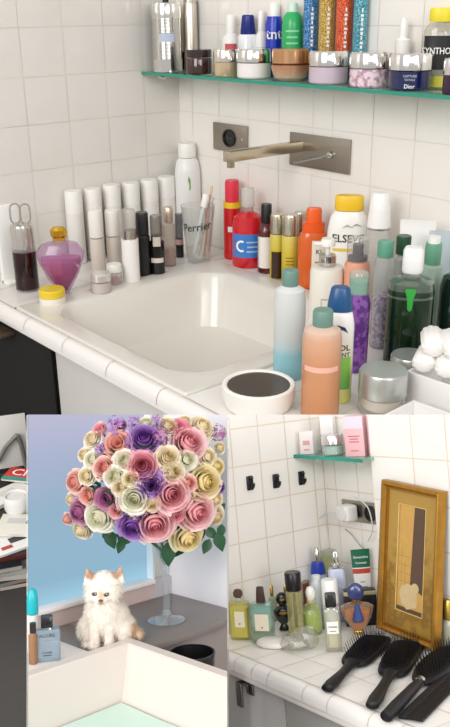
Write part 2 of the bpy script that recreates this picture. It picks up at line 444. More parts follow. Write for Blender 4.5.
shelf_jar('dark plum jar with chrome lid at the right edge of the shelf', 454, 91, 58, 24, P('#3a1d3c', .15), P('#e2dfdc', .1, 1))
ZB_ = ZS
b = SV('lotion_bottle', 'small white bottle with red and blue label on the shelf', 'bottle', 231, 66, 15, 19, [('body', P('#eeece9', .3), [(.9, 0), (1, .04), (1, .5), (.85, .62), (.45, .7)]), ('cap', P('#f2f0ec', .35), [(.5, .7), (.5, .97), (.45, 1)])], 'back')
patch(b, P('#c9565a', .5), .42, .52, .6); patch(b, P('#4a6ac0', .5), .32, .37, .6)
SV('toner_bottle', 'clear bottle of light blue liquid with navy cap on the shelf', 'bottle', 248, 68, 15, 20, [('body', RAMP([(0, '#6fb7cf'), (.5, '#86c5d6'), (.56, '#dbe4e6'), (1, '#eef0f0')], 'Z', 0, .075, .12), [(.95, 0), (1, .03), (1, .64), (.85, .68)]), ('cap', P('#14237c', .3), [(.72, .68), (.78, .7), (.6, .98), (.5, 1)])], 'back')
b = SV('dropper_bottle', 'slim white bottle with dark label left of the cobalt blue bottle', 'bottle', 261, 67, 11, 11, [('body', WHITE, [(1, 0), (1, .62), (.5, .7)]), ('cap', WHITE, [(.6, .7), (.6, .96), (.5, 1)])], 'back')
patch(b, P('#2b2f42', .5), .38, .44, .9)
b = SV('mouth_spray', 'cobalt blue bottle with white vertical lettering on the shelf', 'bottle', 273.5, 68, 3, 17, [('body', P('#1c35b4', .25), [(.95, 0), (1, .03), (1, .72), (.8, .82)]), ('cap', WHITE, [(.6, .82), (.6, .97), (.5, 1)])], 'back')
txt(b, 'tnt', .58, .2, TXTW, 1.0)
b = SV('green_bottle', 'bright green round shouldered bottle with pale cap on shelf', 'bottle', 291.5, 70, 3, 21, [('body', P('#2fae63', .25), [(.95, 0), (1, .03), (1, .7), (.9, .82), (.55, .88)]), ('cap', P('#cfe6d6', .3), [(.5, .88), (.5, .97), (.4, 1)])], 'back')
for q, s_ in ((.62, .6), (.54, .5), (.46, .55)): patch(b, P('#8fd8ab', .5), q, q+.025, s_)
for u, w, c1, c2, lab in ((309, 14, '#1f5f9e', '#7fb3e0', 'tall blue glitter bath tube next to the green bottle'), (324.7, 15.5, '#a8842c', '#e6cf86', 'tall golden glitter bath tube between blue and red tubes'),
                          (341.5, 15.5, '#c73a1c', '#f08a5a', 'tall red orange glitter bath tube right of the golden one'), (357.5, 14, '#2b7f93', '#8cc9d3', 'tall teal glitter bath tube, rightmost of the four tubes')):
    t = SV('bath_salt_tube', lab, 'tube', u, 72, -26, w, [('body', SPECK(c1, c2, 420, .55, .12), [(.97, 0), (1, .02), (1, .92)]), ('cap', P('#d9d6d0', .25, .6), [(1.03, .92), (1.03, .99), (.95, 1)])], 'back', group='glitter bath tubes')
    for q in range(9): patch(t, P('#f2efe8', .5), .32+.042*q, .32+.042*q+(.03, .022, .034)[q % 3], (.16, .1, .2)[(q*2) % 3], 1.0, name='printed_mark', x0=.25, n=3)
wb = empty('paper_box', RA, Vector(on_shelf(375.5, -.026))+Vector((0, 0, .0006)), .12, 'small white paper box with black print behind pink jar', 'box')
link('carton', B((0, 0, .027), (.058, .02, .054), .001), P('#f1eee9', .5), wb)
for dx, dz, w_ in ((-.006, .046, .003), (0, .046, .004), (.006, .046, .003), (-.003, .040, .005), (.005, .040, .004)):
    link('printed_mark', B((dx, -.0102, dz), (w_, .0004, .004)), INK, wb)
SV('serum_bottle', 'dark serum bottle with white dropper cap behind the navy jar', 'bottle', 400, 72, 18, 24, [('body', P('#3b2a2c', .15), [(.95, 0), (1, .03), (1, .4), (.6, .5)]), ('collar', WHITE, [(.62, .5), (.62, .68), (.5, .7)]), ('dropper', P('#f4f2ef', .4), [(.3, .7), (.34, .9), (.2, 1)])], 'back')
b = SV('lotion_bottle', 'clear bottle with yellow cap and black label at shelf end', 'bottle', 435, 87, 8, 32, [('liquid', P('#d8cf3f', .15), [(.9, .01), (.95, .03), (.95, .14)]), ('body', GL('#f3f1e8', .35, body='#d9d6c9'), [(.94, 0), (1, .03), (1, .62), (.9, .74), (.6, .82)]), ('cap', P('#ecd92f', .35), [(.62, .83), (.66, .85), (.66, .98), (.6, 1)])], 'back', sy=.55)
patch(b, P('#15151a', .4), .24, .66, .86, 1.01); txt(b, 'SYNTHOL', .47, .115, TXTW, 1.01, out=.0016, sx=.82)
patch(b, P('#d9cf4a', .4), .02, .16, .5, 1.01)

# ------------------------------------------------------------------ left wall side of the counter
def yfor(x, u, z=ZA):
    lo, hi = -1.2, 0
    for _ in range(50):
        m = (lo+hi)/2
        if RA.px((x, m, z))[0] < u: lo = m
        else: hi = m
    return lo
names = ['leftmost, behind the purple perfume', 'second of the six from the left', 'third of the six from the left', 'fourth of the six from the left', 'fifth of the six from the left', 'last of the six, nearest corner']
for (u, vt), nm in zip(((78.5, 189), (97, 187), (115.5, 183), (134, 181), (152, 178), (168.5, 175)), names):
    y = yfor(.032, u)
    V(RA, 'spray_can', f'plain white spray can by left wall, {nm}', 'spray can', u, 0, vt, 17.2,
      [('body', P('#e9e7e2', .35), [(.96, 0), (1, .02), (1, .66), (.96, .7)]), ('cap', P('#f1efea', .4), [(1.0, .7), (1.0, .96), (.93, 1)])], ZA, loc=(.032, y, ZA), group='white spray cans along the left wall')
wbx = empty('white_organiser', RA, RA.at(9, 282, 2, ZA)+Vector((0, .01, .0006)), 0, 'white upright organiser box at far left of counter', 'organiser')
link('upright_panel', B((0, 0, .085), (.016, .05, .17), .002), WHITE, wbx); link('foot', B((.012, 0, .003), (.03, .05, .006), .001), WHITE, wbx)
# tumbler with dark liquid and the spectacles in it
g = V(RA, 'glass_vial', 'glass vial of dark red liquid with clear top at far left', 'vial', 28, 293, 222, 23, [('liquid', RAMP([(0, '#2a070c'), (.6, '#1d0509'), (1, '#3a0e16')], 'Z', 0, .1, .1), [(.96, .03), (1, .05), (1, .6)]), ('base', GL('#f2ecec', .3, body='#d9d0ce', refl=.9), [(.9, 0), (.98, .01), (1, .03)]), ('body', GL('#f2ecec', .2, body='#d9d4d0', refl=.9), [(1, .605), (1, .66)]), ('collar', P('#cfcac2', .2, .8), [(.98, .66), (.98, .95), (.9, 1)])], ZA)
for dx, lab in ((-.012, 'clear wire loop holder on the dark red vial, left loop'), (.012, 'clear wire loop holder on the dark red vial, right loop')):
    lp = empty('wire_loop', RA, g.loc + Vector((dx*.7, dx*.6, g.h+.0012)), g.o.rotation_euler.z + .3, lab, 'loop')
    pts = [(.013*math.sin(t*.1)*(1+.2*math.cos(t*.2)), 0, .022-.0205*math.cos(t*.1)) for t in range(2, 61)]
    link('loop', tube(pts, .0018, 6), GL('#d8d6d0', .5, body='#b9b7b0'), lp)
    link('stem', tube([(0, 0, 0), (.001, 0, .004)], .003, 8), CLEAR2, lp)
# purple perfume: faceted diamond flask
pf = V(RA, 'perfume_flask', 'purple pink diamond shaped perfume flask with gold stopper', 'perfume', 64, 299, 226, 50,
  [('liquid', RAMP([(0, '#8a2350'), (.55, '#a8406f'), (1, '#c070a0')], 'Z', 0, .085, .08), [(.16, .06), (.6, .32), (.82, .5), (.8, .56)]),
   ('body', GL('#f2e0ee', .13, body='#b58cc4', refl=.9), [(.22, .03), (.66, .3), (.94, .56), (.98, .64), (.72, .76), (.3, .8)]),
   ('foot', CLEAR2, [(.34, 0), (.36, .01), (.2, .03)]),
   ('collar', GOLD, [(.26, .8), (.26, .84)]), ('stopper', P('#d6a93a', .2, 1), [(.2, .84), (.32, .87), (.34, .95), (.2, 1)])], ZA, sy=.55, seg=10)
for o in pf.o.children:
    for p in o.data.polygons: p.use_smooth = False
V(RA, 'balm_jar', 'small glass jar with bright yellow lid before the perfume flask', 'jar', 53, 308, 285, 26, [('body', P('#ece6da', .2), [(.95, 0), (1, .06), (1, .5)]), ('lid', P('#e2c52e', .3), [(1, .52), (1, .92), (.93, 1)])], ZA)
V(RA, 'glass_jar', 'small clear glass jar of white cream, nearer of two', 'jar', 101.5, 296, 270, 21, [('cream', P('#eeebe6', .4), [(.8, .06), (.86, .1), (.86, .55)]), ('body', GL('#f4eeee', .25, body='#ded6d2', refl=.9), [(.93, 0), (1, .08), (1, .6)]), ('lid', P('#d9d4cd', .2, .5), [(1, .62), (1, .93), (.9, 1)])], ZA)
V(RA, 'glass_jar', 'small clear jar with pink base behind the other jar', 'jar', 115, 287, 262, 15, [('cream', P('#c98f98', .4), [(.8, .04), (.86, .1), (.86, .3)]), ('body', GL('#f4eeee', .3, body='#e6e2dd', refl=.9), [(.93, 0), (1, .08), (1, .62)]), ('lid', P('#e6e3dd', .25), [(1, .64), (1, .93), (.9, 1)])], ZA)
tubeprof = [(.92, 0), (1, .02), (1, .55)]
for u, vb, vt, w, lab in ((99, 273, 209, 14, 'slim beige lotion bottle behind small jars, left of a pair'), (115, 269, 209, 14, 'slim beige lotion bottle beside white serum, right of a pair')):
    V(RA, 'lotion_bottle', lab, 'bottle', u, vb, vt, w, [('body', P('#e2d9cc', .3), tubeprof), ('cap', P('#efeae3', .25), [(1, .57), (1, .97), (.92, 1)])], ZA, group='beige lotion bottles')
V(RA, 'serum_bottle', 'white serum bottle with silver pump collar by the basin rim', 'bottle', 132, 284, 208, 17, [('body', P('#f0eeea', .25), [(.94, 0), (1, .02), (1, .6)]), ('collar', P('#c9c4bb', .15, 1), [(.82, .6), (.82, .72)]), ('cap', GL('#f4f2ee', .3, body='#d8d4cd', refl=.9), [(.8, .72), (.8, .97), (.7, 1)])], ZA)
V(RA, 'black_bottle', 'tall plain black bottle beside the white serum', 'bottle', 144.5, 277, 211, 14, [('body', BLACK, [(.95, 0), (1, .02), (1, .62), (.8, .65)]), ('cap', P('#1c1c1f', .25), [(.9, .66), (.9, .97), (.8, 1)])], ZA)
b = V(RA, 'black_bottle', 'glossy black bottle with silver band and clear cap', 'bottle', 158, 276, 214, 15, [('body', P('#0f0f12', .15), [(.95, 0), (1, .02), (1, .55), (.8, .58)]), ('collar', P('#c9bcae', .2, 1), [(.75, .58), (.75, .66)]), ('cap', GL('#dedbd6', .35, body='#8b8783', refl=.9), [(.78, .66), (.78, .97), (.7, 1)])], ZA)
patch(b, P('#d8cfc6', .3), .22, .3, .8, 1.01); patch(b, P('#cbbfb2', .3), .5, .66, .5, 1.02)
V(RA, 'perfume_bottle', 'slender clear bottle with rosy gold band by the drinking glass', 'bottle', 170, 267, 206, 13, [('liquid', P('#c9a79a', .2), [(.8, .02), (.85, .04), (.85, .3)]), ('body', GL('#f2eeea', .3, body='#cbbfb4', refl=.9), [(.94, 0), (1, .02), (1, .7), (.6, .74)]), ('cap', P('#cdb9a6', .2, .7), [(.75, .75), (.75, .97), (.6, 1)])], ZA)
V(RA, 'mascara_tube', 'small dark tube standing behind the slender clear bottle', 'tube', 180, 258, 213, 8, [('body', P('#17161a', .25), [(1, 0), (1, .3)]), ('band', P('#c9a0a0', .3), [(1.02, .3), (1.02, .42)]), ('cap', GL('#c8c8cc', .4, body='#6d6d72'), [(.95, .42), (.95, 1)])], ZA)
b = V(RA, 'spray_can', 'tall white spray can with green leaf print in the corner', 'spray can', 189.5, 246, 142, 25, [('body', P('#edecea', .3), [(.95, 0), (1, .02), (1, .72), (.86, .82), (.66, .86)]), ('cap', P('#f3f1ed', .4), [(.66, .865), (.68, .88), (.68, .97), (.6, 1)])], ZA)
bm = bmesh.new()
vs = [bm.verts.new((x*b.R, surf(b, x*b.R, 1.0)-.0008, z*b.h)) for x, z in ((.02, .66), (.12, .61), (.1, .55), (.22, .58), (.2, .66), (.08, .7))]
bm.faces.new(vs); link('leaf_print', bm, P('#6fae4a', .5), b.p['body'], smooth=0)
# drinking glass with toothbrushes
gl_ = V(RA, 'drinking_glass', 'tall clear drinking glass with black printed name holding tubes', 'glass', 199, 266, 204, 34, [('body', GL('#fbfdfc', .07, body='#f0f2f0', refl=.9), [(.62, 0), (.66, .02), (1, 1), (.96, 1), (.6, .06), (.3, .05)])], ZA)
gt = textbm('Perrier', .026)
for v in gt.verts:
    x, z = v.co.x-.003, v.co.y+gl_.h*.66 + v.co.x*.12
    r = gl_.R*(.66+.34*z/gl_.h)+.0006; a = x/r
    v.co = Vector((r*math.sin(a), -r*math.cos(a), z))
link('lettering', gt, P('#1f2f26', .5), gl_.p['body'], smooth=0, keep=True)
def stick(name, label, cat, foot, top, parts):
    """a tube or brush leaning in the glass, from foot to top (metres from the glass base, seen frame)"""
    M = Matrix.Translation(gl_.loc) @ Matrix.Rotation(RA.face(gl_.loc), 4, 'Z')
    f, t = M @ Vector(foot), M @ Vector(top); d = t-f; q = d.to_track_quat('Z', 'Y')
    o = bpy.data.objects.new(name, None); COL.objects.link(o); o.matrix_world = Matrix.Translation(f) @ q.to_matrix().to_4x4(); tag(o, label, cat)
    for pn, m, prof, sy in parts: link(pn, lathe([(r, z*d.length) for r, z in prof], 16, 2, 1, sy), m, o)
H = gl_.h
stick('toothpaste_tube', 'white toothpaste tube leaning in the drinking glass', 'toothpaste', (-.012, 0, .012), (.021, -.004, H*1.2), [('tube', P('#eceef0', .3), [(.0005, 0), (.011, .1), (.011, .72), (.007, .8)], .5), ('cap', WHITE, [(.0085, .8), (.0085, .98), (.007, 1)], 1)])
stick('toothpaste_tube', 'pink toothpaste tube leaning right in the drinking glass', 'toothpaste', (.012, .004, .014), (.026, .01, H*1.16), [('tube', P('#e2a79c', .3), [(.007, 0), (.008, .1), (.009, .7), (.0005, .92)], .45), ('cap', P('#d79a90', .3), [(.006, -.02), (.0065, 0)], 1)])
stick('toothbrush', 'toothbrush with pale wooden handle in the drinking glass', 'toothbrush', (.006, -.01, .012), (.034, .012, H*1.3), [('handle', P('#d8bfa2', .4), [(.003, 0), (.004, .3), (.002, .8), (.0025, .85), (.004, .9), (.0035, 1)], .6)])
stick('toothbrush', 'clear toothbrush leaning in the glass between the tubes', 'toothbrush', (0, .006, .012), (.036, -.012, H*1.14), [('handle', GL('#e9f0f0', .4, body='#d6dcdc'), [(.003, 0), (.0035, .3), (.002, .75), (.004, .85), (.0035, 1)], .6)])

# ------------------------------------------------------------------ back wall side of the counter
RED = P('#c8161e', .25, coat=.3)
b = V(RA, 'hair_spray', 'red spray can with yellow collar next to the drinking glass', 'spray can', 232.5, 260, 179, 17, [('body', RED, [(.95, 0), (1, .02), (1, .62), (.95, .66)]), ('collar', P('#ecc829', .35), [(1.02, .66), (1.02, .73)]), ('cap', P('#e0344a', .3), [(.82, .73), (.82, .96), (.74, 1)])], ZA)
patch(b, P('#f0ece8', .4), .36, .43, .5, 1.0, name='white_mark')
b = V(RA, 'mouthwash_bottle', 'red mouthwash bottle with blue label and clear cap', 'bottle', 248, 269, 187, 31, [('body', P('#cf1f2b', .12, coat=.5), [(.88, 0), (1, .03), (1, .52), (.88, .64), (.4, .7)]), ('neck', GL('#f2d9d6', .3, body='#e9c6c2'), [(.36, .7), (.34, .76)]), ('cap', GL('#f6f6f4', .55, body='#e4e2de', refl=.9), [(.38, .76), (.42, .78), (.42, .96), (.36, 1)])], ZA, sy=.72)
patch(b, P('#3d7fcb', .35), .14, .44, .95, 1.005); 
bm = bmesh.new(); pts = []
for t in range(0, 25):
    a = math.radians(60+t*10); pts.append((.33*math.cos(a)-.42, .075*math.sin(a)+.29))
for (x, z), (x2, z2) in zip(pts, pts[1:]):
    q = [(x, z), (x2, z2), (x2+(x2+.42)*-.35, z2-(z2-.29)*.35), (x-(x+.42)*.35, z-(z-.29)*.35)]
    bm.faces.new([bm.verts.new((p[0]*b.R, surf(b, p[0]*b.R, 1.005)-.0012, p[1]*b.h)) for p in q])
link('swirl', bm, TXTW, b.p['body'], smooth=0)
for q, x_ in ((.33, .25), (.27, .3), (.21, .25)): patch(b, P('#a9c4e6', .5), q, q+.02, .35, 1.005, name='printed_mark', x0=x_).location.y = -.0006
b = V(RA, 'oil_bottle', 'dark red brown bottle with white label and black cap', 'bottle', 266, 274, 203, 17, [('body', P('#5b1a1c', .15, coat=.4), [(.95, 0), (1, .02), (1, .6), (.7, .7), (.5, .73)]), ('cap', BLACK, [(.62, .74), (.62, .98), (.55, 1)])], ZA)
patch(b, P('#efe9e4', .4), .08, .54, .95)
OIL = RAMP([(0, '#b89a1e'), (.5, '#d0b93c'), (1, '#ddcf73')], 'Z', 0, .12, .1)
for u, vb, vt, w, lab in ((276.5, 280, 213, 14, 'golden oil bottle with silver cap and dark label, left one'), (289.5, 284, 213, 17, 'golden oil bottle with silver cap, the front middle one'), (299, 276, 211, 13, 'golden oil bottle with silver cap, half hidden behind orange bottle')):
    b = V(RA, 'oil_bottle', lab, 'bottle', u, vb, vt, w, [('body', OIL, [(.93, 0), (1, .02), (1, .68), (.95, .7)]), ('cap', P('#cfc8b4', .2, .9), [(.97, .71), (.97, .97), (.88, 1)])], ZA, group='golden oil bottles')
    if u < 280: patch(b, P('#3a2618', .4), .02, .44, .75)
    elif u < 295:
        for q in (.28, .33, .38): patch(b, P('#6b5a20', .5), q, q+.012, .5)
# orange bottle
b = V(RA, 'hair_oil_bottle', 'bright orange bottle with orange cap and white label', 'bottle', 312, 290, 207, 30, [('body', P('#d9601c', .2, coat=.3), [(.9, 0), (1, .03), (1, .62), (.8, .7)]), ('collar', P('#ea5a1a', .3), [(.72, .7), (.72, .82)]), ('cap', P('#f0621c', .3), [(.5, .82), (.5, .97), (.42, 1)])], ZA, sy=.62, sq=2.6)
patch(b, P('#f0e8dc', .45), .1, .62, .5, x0=.42); txt(b, 'KL', .48, .08, P('#4d423a', .5), x0=.42); patch(b, P('#c07a4a', .5), .3, .36, .28, 1.01, x0=.42)
# white shampoo with yellow cap
b = V(RA, 'shampoo_bottle', 'big white shampoo bottle with yellow flip cap and black name', 'bottle', 345, 304, 194, 41, [('body', P('#f1efea', .3), [(.84, 0), (.95, .03), (1, .5), (.97, .68), (.86, .8), (.66, .86)]), ('cap', P('#efc22a', .35), [(.64, .865), (.68, .88), (.66, .985), (.6, 1)])], ZA, sy=.55, sq=2.3)
txt(b, 'ELSEVE', .62, .1, INK, 1.0, sx=.95)
bm = bmesh.new()
for x, z in ((-.3, .72), (.12, .73)):
    bm.faces.new([bm.verts.new((px_*b.R, surf(b, px_*b.R, .95)-.0022, pz*b.h)) for px_, pz in ((x, z), (x+.25, z+.035), (x+.55, z), (x+.25, z+.018))])
link('wave_print', bm, P('#a8a6a2', .5), b.p['body'], smooth=0); patch(b, P('#e3c24a', .5), .5, .53, .7, .99)
V(RA, 'deodorant_bottle', 'clear bottle with tall tapered white cap behind green capped one', 'bottle', 374, 312, 191, 24, [('body', GL('#f2f2f0', .45, body='#e6e4e0'), [(.9, 0), (1, .03), (1, .66), (.92, .7)]), ('ring', SILVER, [(.95, .7), (.95, .715)]), ('cap', P('#f4f3f0', .35), [(.95, .715), (.86, .85), (.72, .985), (.6, 1)])], ZA)
def flat_tube(name, label, u, vb, vt, w, m, mc, text=None):
    k = RA.k(u, vb); loc = RA.at(u, vb-2, 2, ZA); R = w/2*RA.depth(loc)/F; h = RA.height_at(loc, u, vt)-ZA
    i = Info(); i.R, i.h, i.sq, i.sy, i.loc = R, h, 2, .5, loc
    i.o = empty(name, RA, loc+Vector((0, 0, .0006)), RA.face(loc), label, 'tube')
    bm = bmesh.new(); prev = None
    for z, sx_, sy_ in ((.16, .72, .42), (.3, .8, .42), (.6, .92, .24), (.93, 1, .05), (.935, 1, .04), (1, 1, .04)):
        ring = [bm.verts.new(p) for p in ringpts(R, z*h, 24, 2.3, sx_, sy_)]
        if prev:
            for a in range(24): bm.faces.new((prev[a], prev[(a+1) % 24], ring[(a+1) % 24], ring[a]))
        else: bm.faces.new(ring[::-1])
        prev = ring
    bm.faces.new(prev); i.p = {'body': link('body', bm, m, i.o)}
    link('cap', lathe([(.66*R, 0), (.7*R, .02*h), (.72*R, .16*h)], 24, 2.2, 1, .58), mc, i.o)
    if text: txt(i, text, .42, .12, INK, 1.0, out=.0005, sq=2.3, sy=.42)
    return i
flat_tube('hand_cream_tube', 'white hand cream tube standing behind the large green bottle', 411, 321, 220, 34, P('#efedea', .35), WHITE, 'KA')
flat_tube('hand_cream_tube', 'pale blue translucent tube near right edge by the wall', 439, 330, 231, 34, GL('#dfeaf0', .6, body='#d9e4ea'), P('#dfe8ec', .3))
b = V(RA, 'lotion_pump', 'cream lotion pump bottle with silver collar and drawn label', 'bottle', 325, 336, 254, 33, [('body', P('#ece7db', .35), [(.93, 0), (1, .02), (1, .78), (.94, .84), (.4, .86)]), ('collar', P('#c8c5c0', .12, 1), [(.47, .86), (.5, .87), (.5, .99), (.45, 1)]), ('pump_head', P('#f0ede6', .35), [(.14, 1), (.14, 1.1), (.42, 1.11), (.42, 1.17), (.36, 1.2)]), ('nozzle', P('#f0ede6', .35), [(.1, -.06), (.1, .08)])], ZA)
b.p['nozzle'].matrix_local = Matrix.Translation((-b.R*.5, -b.R*.2, b.h*1.14)) @ Matrix.Rotation(PI/2, 4, 'Y')
for x0, x1, z0, z1 in ((-.3, .45, .2, .21), (-.3, .45, .47, .48), (-.3, -.27, .2, .48), (.42, .45, .2, .48), (-.15, .3, .3, .312), (-.15, .3, .36, .372)):
    patch(b, P('#8d8a84', .6), z0, z1, (x1-x0)/2, name='line_print', x0=(x0+x1)/2)
b = V(RA, 'body_mist', 'peach coloured mist bottle with black pump under clear cap', 'bottle', 354, 338, 257, 25, [('body', RAMP([(0, '#d98d74'), (1, '#e2a488')], 'Z', 0, .15, .15), [(.94, 0), (1, .02), (1, .92), (.9, .98), (.5, 1)]), ('pump', P('#241a1e', .3), [(.75, 1), (.75, 1.05), (.42, 1.07), (.42, 1.2)]), ('overcap', GL('#f6f4f4', .14, body='#eee9e8', refl=.9), [(.86, 1), (.86, 1.25), (.78, 1.28)])], ZA)
V(RA, 'shower_gel', 'clear bottle with purple flecks and grey green cap, tall', 'bottle', 379.5, 350, 239, 21, [('contents', SPECK('#c9b6cf', '#7d4a96', 160, .5, .3), [(.86, .02), (.9, .04), (.9, .5)]), ('body', GL('#eef0ee', .30, body='#d9dcda', refl=.8), [(.94, 0), (1, .02), (1, .76), (.85, .84), (.6, .86)]), ('cap', P('#5b9a80', .35), [(.74, .86), (.74, .985), (.68, 1)])], ZA)
V(RA, 'toner_bottle', 'small bottle with dark green cap beside the white tube', 'bottle', 397, 340, 234, 15, [('body', GL('#e6ece8', .5, body='#cdd6d0'), [(.9, 0), (1, .02), (1, .78), (.6, .82)]), ('strip', P('#20302a', .3), [(.3, .1), (.3, .78)]), ('cap', P('#1c4a2c', .3), [(.95, .83), (.95, .98), (.88, 1)])], ZA)
b = V(RA, 'hand_soap', 'large dark green soap bottle with white pump cap', 'bottle', 405.5, 369, 275, 46, [('body', RAMP([(0, '#061a0b'), (.75, '#0c2a13'), (1, '#2a5236')], 'Z', 0, .16, .08), [(.92, 0), (.98, .02), (.98, .86), (.9, .95), (.34, 1)]), ('glass_shoulder', GL('#e6efe6', .12, body='#cfdccf', refl=.9), [(.99, .8), (.93, .96), (.36, 1.02)]), ('tube_tip', P('#35a545', .3), [(.0, .66), (.1, .7), (.13, .82), (.22, .9), (.2, .93)]), ('neck', CLEAR2, [(.34, 1), (.34, 1.06)]), ('cap', P('#f1f0ee', .35), [(.4, 1.06), (.44, 1.08), (.42, 1.3), (.34, 1.34)])], ZA, sq=2.6, sy=.9)
b.p['tube_tip'].location = (0, -b.R*.885, 0); b.p['tube_tip'].scale = (1, .25, 1)
V(RA, 'shower_gel', 'pale green translucent bottle with grey green cap, right of green soap', 'bottle', 425.5, 348, 241, 24, [('body', GL('#dceee2', .7, body='#c6dccd'), [(.92, 0), (1, .02), (1, .7), (.85, .78), (.6, .8)]), ('cap', P('#6aa587', .35), [(.64, .8), (.66, .97), (.6, 1)]), ('tip', WHITE, [(.5, 1), (.5, 1.06)])], ZA)
b = V(RA, 'dark_bottle', 'dark green bottle with silver neck at right edge', 'bottle', 449, 360, 249, 30, [('body', P('#10241a', .15, coat=.4), [(.92, 0), (1, .02), (1, .66), (.85, .76), (.4, .8)]), ('neck', CHROME, [(.42, .8), (.42, .86)]), ('cap', P('#1d4a2e', .3), [(.5, .86), (.5, .98), (.44, 1)])], ZA)
# front bottles
b = V(RA, 'shampoo_bottle', 'white and lime shampoo bottle with dark blue cap', 'bottle', 336, 404, 285, 29, [('body', RAMP([(0, '#e2e07a'), (.5, '#ecebb6'), (.8, '#f2f1ea'), (1, '#f4f4f2')], 'Z', 0, .13, .3), [(.92, 0), (1, .02), (1, .68), (.86, .78), (.7, .8)]), ('cap', P('#1c4f80', .3), [(.84, .8), (.82, .86), (.62, .985), (.5, 1)])], ZA, sy=.7, sq=2.3)
patch(b, RAMP([(0, '#3aa85a'), (1, '#8fd05a')], 'Z', 0, .06, .4), .13, .42, .34, 1.005, x0=.5); txt(b, 'OL', .5, .07, INK, x0=.42); txt(b, 'ENT', .44, .05, P('#3a5a8a', .5), x0=.42)
bm = bmesh.new()
vs = [(-.45, .66), (-.1, .7), (.4, .68), (.62, .63), (.3, .655), (-.05, .665)]
bm.faces.new([bm.verts.new((x*b.R, surf(b, x*b.R, 1)-.001, z*b.h)) for x, z in vs]); link('emblem', bm, P('#16305c', .4), b.p['body'], smooth=0)
b = V(RA, 'shower_gel', 'purple shower gel bottle with grey green cap in clear cover', 'bottle', 354.5, 374, 270, 24, [('body', SPECK('#8a54a6', '#5c2f7e', 90, .5, .15), [(.93, 0), (1, .02), (1, .7), (.84, .78), (.6, .8)]), ('cap', P('#6fa893', .35), [(.74, .8), (.74, .92)]), ('overcap', GL('#eef6f2', .25, body='#cfe0d8', refl=.9), [(.78, .79), (.78, .98), (.7, 1)])], ZA)
patch(b, P('#d9a27a', .5), .44, .5, .16, 1.01, x0=-.5)
FROST = GL('#e6eef0', .55, rough=.2, body='#dfe6e7', refl=.5)
V(RA, 'toner_bottle', 'frosted bottle half full of light blue toner, green cap', 'bottle', 288.5, 382, 268, 31, [('body', RAMP([(0, '#84bccb'), (.24, '#93c6d3'), (.32, '#bcd0d4'), (.42, '#ccd1d0'), (1, '#d6d9d7')], 'Z', 0, .175, .25), [(.92, 0), (1, .02), (1, .72), (.9, .82), (.5, .86)]), ('cap', P('#6c8f84', .4), [(.5, .86), (.52, .87), (.52, .985), (.46, 1)])], ZA)
b = V(RA, 'toner_bottle', 'frosted bottle of peach toner with grey green cap, front', 'bottle', 319.5, 424, 307, 38, [('body', RAMP([(0, '#c58556'), (.6, '#cf9670'), (.8, '#d6a688'), (.92, '#ddc4b6'), (1, '#ddd0c8')], 'Z', 0, .155, .25), [(.92, 0), (1, .02), (1, .74), (.92, .82), (.5, .86)]), ('cap', P('#6c8f84', .4), [(.5, .86), (.52, .87), (.52, .985), (.46, 1)])], ZA)
patch(b, P('#f0b9a6', .5), .48, .53, .84, 1.005, name='pink_print')
# white cup with dark inside
V(RA, 'round_cup', 'low white cup with dark brown inside at counter front', 'cup', 258.5, 421, 379, 73, [('body', P('#efece6', .3), [(.8, 0), (.9, .03), (1, .5), (1, .95), (.97, 1), (.9, 1), (.86, .94), (.84, .5)]), ('liner', RAMP([(0, '#2a2320'), (1, '#4a3f38')], 'Z', 0, .05, .25), [(.0, .3), (.7, .32), (.84, .5), (.86, .93)]), ('insert', P('#3b342d', .4, .2, .1, 80), [(.44, .34), (.44, .7), (.36, .78), (0, .8)])], ZA)
for u, vb, vt, w, lab in ((381, 421, 361, 47, 'glass jar with flat silver lid in front of white box'), (408, 391, 348, 37, 'glass jar with flat silver lid half behind white box')):
    V(RA, 'cream_jar', lab, 'jar', u, vb, vt, w, [('cream', P('#ece4da', .4), [(.7, .08), (.82, .14), (.82, .38)]), ('body', GL('#f2f2ee', .3, body='#d9d6cf', refl=.9), [(.9, 0), (1, .05), (1, .42)]), ('lid', P('#c6c9c6', .3, .75), [(1.02, .44), (1.02, .95), (.97, 1)])], ZA, group='silver lidded jars')
# white boxes and rolled cotton
def open_box(name, label, cat, loc, rz, sx, sy, h, t, m):
    o = empty(name, RA, loc, rz, label, cat)
    link('base', B((0, 0, t/2), (sx, sy, t)), m, o)
    for cx_, cy_, a, b_ in ((0, -sy/2+t/2, sx, t), (0, sy/2-t/2, sx, t)): link('side', B((cx_, cy_, h/2), (a, b_, h), .001), m, o)
    for cx_ in (-sx/2+t/2, sx/2-t/2): link('end', B((cx_, 0, h/2), (t, sy-2*t, h), .001), m, o)
    return o
MB_ = P('#edebe8', .35)
pB = RA.at(404, 402, 2, ZA)
open_box('storage_box', 'white lidless box holding folded white cloths at right edge', 'box', (pB.x+.078, pB.y+.045, ZA+.001), .06, .15, .10, .055, .004, MB_)
pT = RA.at(380, 436, 2, ZA)
open_box('storage_tray', 'white tray holding dark things at bottom right front', 'tray', (pT.x+.085, pT.y+.035, ZA+.001), .06, .17, .085, .032, .004, MB_)
bm = lathe([(.0, 0), (.026, .001), (.03, .006), (.03, .012), (.02, .016), (0, .017)], 20); tag(link('compact_case', bm, P('#1b1c22', .3), room=RA, loc=(pT.x+.085, pT.y+.035, ZA+.0055)), 'round dark compact case lying in the white front tray', 'compact')
random.seed(3)
